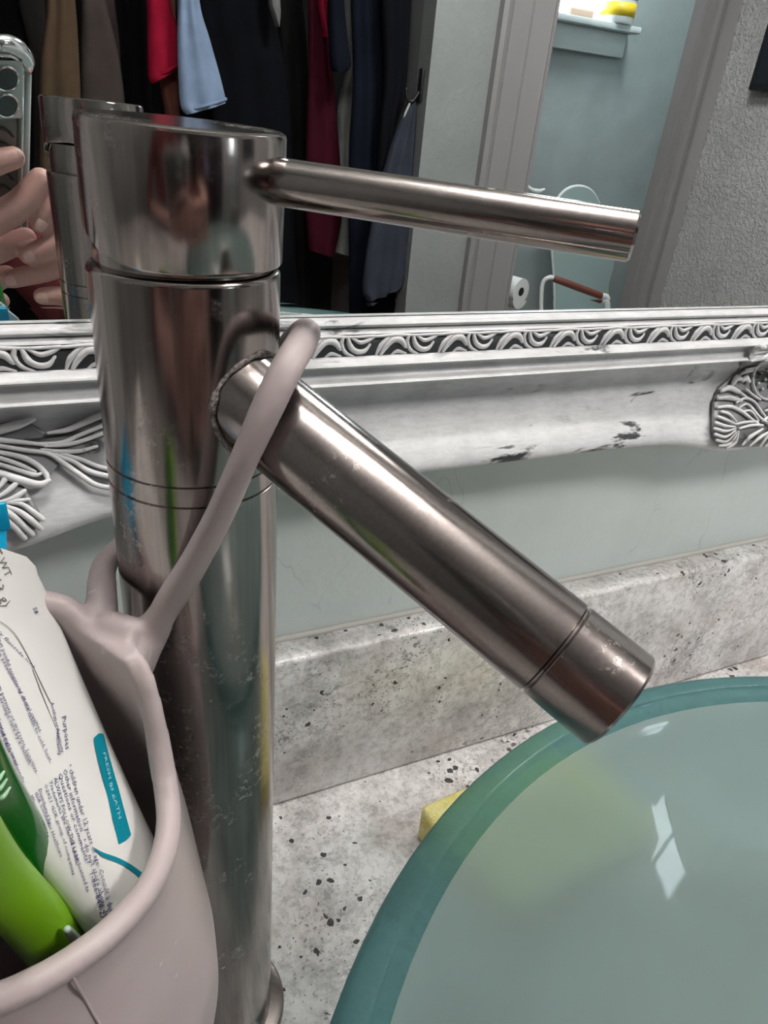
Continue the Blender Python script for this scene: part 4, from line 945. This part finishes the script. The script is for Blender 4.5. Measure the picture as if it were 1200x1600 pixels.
# curved white holder on the wall and the white roll beside the jamb
hw_ = px3([(824, 262), (821, 283), (828, 295), (840, 299), (850, 296)], CHY - .02)
obj('towel_ring', tube(hw_, [.006, .007, .010, .013, .006], 10, 6), PLW, label='curved white towel ring beside the door jamb in the bathroom', cat='towel ring')
tc = M(800, 452, DOOR_Y - WT - .12)
tr_ = empty('paper_roll', tc + Vector((.02, 0, -.06)), 'white paper roll with dark core low beside the door jamb', 'paper roll')
obj('paper', lathe([(.018, -.05), (.056, -.05), (.056, .05), (.018, .05)], tc + Vector((.0, 0, 0)), 32, (.35, 1, 0), closed=True), PLW, tr_, angle=40)
obj('core', lathe([(0, -.051), (.0185, -.051), (.0185, .051), (0, .051)], tc + Vector((.0, 0, 0)), 24, (.35, 1, 0)), mat('dark_core', (.02, .02, .02), .8), tr_, angle=40)

# ================================================================== phone taking the picture, and the person holding it
PH_W, PH_H, PH_T = .0835, .172, .0095
pc = CAM - FW * .0014                      # front of the active lens sits just behind the view point
def ph(a, b_, d): return pc + RT * a + UP * b_ - FW * d
bk = .0048                                  # how far the lenses stand proud of the back
pctr = ph(.0150 - PH_W / 2, .0165 - PH_H / 2, bk + PH_T / 2)
phone = empty('phone', ph(.0150 - PH_W / 2, .0165 - PH_H, bk + PH_T / 2), 'phone in a clear case, its two round lenses facing the mirror', 'phone')
AX = (RT, UP, FW)
obj('phone_body', rbox(pctr, AX, PH_W - .004, PH_H - .004, PH_T - .002, .004, 4), mat('phone_back', (.13, .15, .145), .25), phone, angle=50)
CASE = mat('clear_case', (.55, .60, .58), .12, Transmission_Weight=.35, IOR=1.2)
def ring_path(cw, chh, r, d):
    P = []
    for sx, sy, a0 in ((1, 1, 0), (-1, 1, 90), (-1, -1, 180), (1, -1, 270)):
        for k in range(7):
            a = math.radians(a0 + 15 * k); P.append(pctr + RT * (sx * (cw / 2 - r) + r * math.cos(a)) + UP * (sy * (chh / 2 - r) + r * math.sin(a)) + FW * d)
    P.append(P[0]); return P
obj('case_bumper', tube(ring_path(PH_W + .002, PH_H + .002, .014, 0), .0056, 10, 0, round_end=False), CASE, phone)
obj('case_edge', tube(ring_path(PH_W - .004, PH_H - .004, .012, .0052), .0011, 8, 0, round_end=False), mat('case_glint', (.75, .80, .78), .1, .6), phone)
CHROME = mat('chrome', (.75, .75, .76), .12, 1.0)
corner = [pctr + RT * (PH_W / 2 + .001 - .014 + .0165 * math.cos(math.radians(a))) + UP * (PH_H / 2 + .001 - .014 + .0165 * math.sin(math.radians(a))) + FW * .001 for a in range(-10, 101, 11)]
obj('corner_guard', tube(corner, [.003, .0055, .006, .0062, .006, .0055], 12, 2), CHROME, phone)
plat = obj('camera_plate', rbox(ph(-.0075, -.0095, bk - .0009), AX, .040, .042, .0018, .0008, 2), mat('plate_glass', (.48, .56, .53), .12), phone, angle=50)
LENSG = mat('lens_glass', (.006, .012, .013), .06, Coat_Weight=1.0)
for a, b_ in ((0, 0), (0, -.0195), (-.0180, -.0100)):
    c_ = ph(a, b_, bk)
    ln_ = obj('lens', lathe([(0, .0), (.0080, 0), (.0080, .0036), (0, .0036)], c_, 36, FW), LENSG, phone, angle=40)
    obj('lens_ring', lathe([(.0078, 0), (.0092, 0), (.0092, .0036), (.0086, .0041), (.0078, .0037)], c_, 36, FW, closed=True), CHROME, ln_, angle=40)
obj('case_print', join(*[tube([ph(-.012 + .018 * math.cos(t), -.045 - .012 * k + .008 * math.sin(t), bk - .0006) for t in (0, .8, 1.6, 2.4, 3.1)], .0011, 6, 4) for k in range(8)]), mat('black_print', (.012, .012, .014), .4), phone)

def hp(px, py, y): return M(px, py, y)
person_hand = []
nails = []
def finger(P, R): person_hand.append(tube(P, R, 14, 6))
def nail(c_, d, nrm, s=.0058):
    d = Vector(d).normalized(); nrm = (Vector(nrm) - d * d.dot(Vector(nrm))).normalized(); nails.append((Vector(c_), d, nrm, s))
YF = -.352
toM = Vector((.1, 1, .05)).normalized()
# right hand: four fingers reaching in from the right, tips pointing left
palmR = [hp(190, 300, YF - .028), hp(195, 350, YF - .034), hp(185, 400, YF - .038), hp(180, 450, YF - .038)]
tipsR = [([hp(140, 300, YF - .016), hp(105, 300, YF - .004), hp(82, 322, YF), hp(63, 349, YF)], (66, 346)),
         ([hp(150, 362, YF - .020), hp(108, 362, YF - .006), hp(80, 384, YF - .002), hp(46, 398, YF - .003)], (49, 402)),
         ([hp(150, 415, YF - .026), hp(105, 412, YF - .012), hp(70, 424, YF - .009), hp(18, 436, YF - .014)], (19, 438)),
         ([hp(150, 470, YF - .024), hp(115, 466, YF - .010), hp(90, 462, YF - .006), hp(66, 463, YF - .006)], (64, 465))]
for (P, nl), pr, rr in zip(tipsR, palmR, (.0092, .0095, .0088, .0082)):
    finger([pr] + P, [rr * 1.35, rr * 1.18, rr * 1.05, rr, rr * .88])
    d = (P[-1] - P[-2]).normalized(); nail(P[-1] + toM * rr * .80, d, toM + d * .25, .0056)
for a, b_ in zip(palmR, palmR[1:]): finger([a, b_], [.014, .014])
wristR = hp(215, 470, YF - .085); elbR = Vector((.03, -.86, .10))
for a in palmR: finger([a, wristR], [.013, .020])
finger([palmR[0], hp(175, 250, YF - .05), hp(150, 215, YF - .055)], [.013, .011, .0085])          # thumb, on the screen side
finger([wristR, wristR.lerp(elbR, .5), elbR], [.024, .033, .040])
# left hand: thumb lying up-right, index over the back of the phone, others below
wristL = hp(-190, 440, YF - .10); elbL = Vector((-.80, -.84, .10))
pk = hp(-70, 372, YF - .020)
finger([pk, hp(-25, 352, YF + .002), hp(28, 322, YF + .004), hp(63, 280, YF + .002)], [.0135, .0125, .0112, .0088])
finger([hp(-85, 300, YF - .012), hp(-50, 268, YF + .006), hp(-15, 256, YF + .014), hp(22, 246, YF + .012)], [.011, .0102, .0096, .0080])
nail(hp(24, 244, YF + .012) + toM * .0055, (1, 0, .15), toM, .0050)
finger([hp(-85, 400, YF - .02), hp(-40, 402, YF - .006), hp(12, 385, YF - .010), hp(40, 372, YF - .016)], [.012, .011, .010, .0088])
finger([hp(-85, 440, YF - .025), hp(-30, 445, YF - .012), hp(10, 430, YF - .02)], [.0115, .0105, .0085])
finger([hp(-85, 475, YF - .03), hp(-30, 482, YF - .02), hp(0, 470, YF - .026)], [.0105, .0095, .0078])
for q in ((-85, 300, YF - .012), (-70, 372, YF - .020), (-85, 400, YF - .02), (-85, 440, YF - .025), (-85, 475, YF - .03)): finger([hp(*q), wristL], [.013, .021])
finger([hp(-85, 300, YF - .014), hp(-88, 400, YF - .024), hp(-85, 475, YF - .03)], [.012, .014, .011])
finger([wristL, wristL.lerp(elbL, .5), elbL], [.024, .033, .040])
hands = remeshed(join(*person_hand), .0014, 8)
# body standing behind the counter edge, left of what the mirror shows
PX, PY = -.56, -1.04
def pv(x, y, z): return Vector((PX + x, PY + y, z))
bd = [tube([pv(0, 0, .10), pv(0, -.01, .30), pv(0, 0, .52), pv(0, .0, .66)], [.165, .175, .19, .15], 20, 5, .68, up=(0, 1, 0)), tube([pv(0, 0, .62), pv(0, .012, .76), pv(0, .02, .80)], [.075, .062, .058], 16, 4),
      tube([pv(-.17, 0, .63), pv(.17, 0, .63)], [.075, .075], 16, 3),
      tube([pv(0, 0, .12), pv(0, 0, -.06)], [.17, .19], 20, 3, .75, up=(0, 1, 0))]
for sx in (-1, 1):
    bd += [tube([pv(sx * .09, 0, -.02), pv(sx * .10, .01, -.48), pv(sx * .10, -.01, -.92)], [.105, .072, .048], 16, 5), tube([pv(sx * .10, -.03, FLOOR + .045), pv(sx * .105, .16, FLOOR + .035)], [.045, .036], 14, 3)]
bd += [tube([pv(.19, 0, .63), Vector((-.16, -1.0, .34)), elbR], [.066, .055, .044], 16, 5), tube([pv(-.19, 0, .63), Vector((-.90, -1.0, .34)), elbL], [.066, .055, .044], 16, 5)]
hc = pv(0, .035, .925)
bd += [sphere(hc, .118, 28, (.82, .98, 1.10)), sphere(hc + Vector((0, .03, -.075)), .075, 20, (.85, 1.0, .9)), tube([hc + Vector((0, .112, .03)), hc + Vector((0, .132, -.022))], [.010, .016], 10, 3)]
for sx in (-1, 1): bd += [sphere(hc + Vector((sx * .100, -.005, -.005)), .028, 14, (.4, .8, 1.2)), sphere(hc + Vector((sx * .040, .100, .022)), .020, 12)]
bd += [tube([hc + Vector((-.032, .106, -.062)), hc + Vector((0, .118, -.060)), hc + Vector((.032, .106, -.062))], [.006, .010, .006], 10, 4)]
bdm = remeshed(join(*bd), .009, 5)
person = obj('person', join(bdm, hands), SKIN, origin=pv(0, 0, FLOOR), label='person in a maroon top holding up a phone with both hands', cat='person')
def child(name, vf, m): o = obj(name, vf, m, person); return o
for c_, d, nr, s in nails:
    w_ = d.cross(nr); V = []; F = []
    for i in range(5):
        for k in range(5):
            u, v = -1 + i * .5, -1 + k * .5; V.append(c_ + d * (u * s) + w_ * (v * s * .74 * (1 - .42 * abs(u) ** 3)) + nr * (.0011 * (1 - v * v) - .0004 * u * u))
    V += [p - nr * .0012 for p in V]
    F = [(i * 5 + k, i * 5 + k + 1, i * 5 + k + 6, i * 5 + k + 5) for i in range(4) for k in range(4)]; F += [tuple(25 + j for j in f) for f in F]
    child('finger_nail', (V, F), NAIL)
sh = [tube([pv(0, 0, -.02), pv(0, -.01, .30), pv(0, 0, .52), pv(0, .0, .655)], [.195, .19, .205, .165], 24, 5, .72, up=(0, 1, 0)), tube([pv(-.18, 0, .63), pv(.18, 0, .63)], [.088, .088], 16, 3),
      tube([pv(.19, 0, .63), Vector((-.16, -1.0, .34)), elbR, elbR.lerp(wristR, .25)], [.080, .068, .060, .052], 16, 5), tube([pv(-.19, 0, .63), Vector((-.90, -1.0, .34)), elbL, elbL.lerp(wristL, .25)], [.080, .068, .060, .052], 16, 5)]
child('shirt', remeshed(join(*sh), .010, 4), m_cloth('maroon_knit', (.11, .026, .03)))
tr2 = [tube([pv(0, 0, .06), pv(0, 0, -.08)], [.195, .205], 20, 3, .78, up=(0, 1, 0))] + [tube([pv(sx * .09, 0, -.03), pv(sx * .10, .01, -.48), pv(sx * .10, -.01, -.95)], [.118, .088, .070], 16, 5) for sx in (-1, 1)]
child('trousers', remeshed(join(*tr2), .010, 4), m_cloth('dark_denim', (.03, .035, .05)))
child('hair', remeshed(join(sphere(hc + Vector((0, -.018, .024)), .128, 28, (.86, .98, 1.08)), tube([hc + Vector((0, -.10, .02)), hc + Vector((0, -.115, -.12)), hc + Vector((0, -.10, -.24))], [.09, .10, .07], 16, 4, .6, up=(0, 1, 0))), .009, 3), mat('brown_hair', (.05, .03, .02), .6))
EYE = mat('eye', (.75, .74, .72), .15); IRIS = mat('iris', (.03, .02, .015), .1)
for sx in (-1, 1):
    ey = child('eye', sphere(hc + Vector((sx * .040, .110, .022)), .0125, 14), EYE)
    obj('iris', sphere(hc + Vector((sx * .040, .1195, .022)), .0056, 10, (1, .6, 1)), IRIS, ey)
for sx in (-1, 1):
    child('shoe', remeshed(join(tube([pv(sx * .10, -.05, FLOOR + .045), pv(sx * .105, .10, FLOOR + .045), pv(sx * .108, .19, FLOOR + .036)], [.056, .054, .042], 16, 4, .8, up=(0, 0, 1))), .006, 3), mat('black_shoe', (.015, .015, .015), .5))

# vanity light bar above the mirror
GLOBE = m_emit('globe_glow', (1, .965, .93), 76)
vb = empty('vanity_light', (.175, 0, 1.42), 'nickel vanity light bar with three glass globes above the mirror', 'wall lamp')
obj('back_plate', rbox((.175, -.015, 1.46), XYZ, .62, .03, .07, .01, 3), METALX, vb, angle=40)
for k in (-1, 0, 1):
    x_ = .175 + k * .21
    obj('lamp_arm', tube([(x_, -.02, 1.46), (x_, -.09, 1.47), (x_, -.13, 1.50)], .008, 10, 4), METALX, vb)
    obj('globe', sphere((x_, -.13, 1.56), .055, 24), GLOBE, vb)
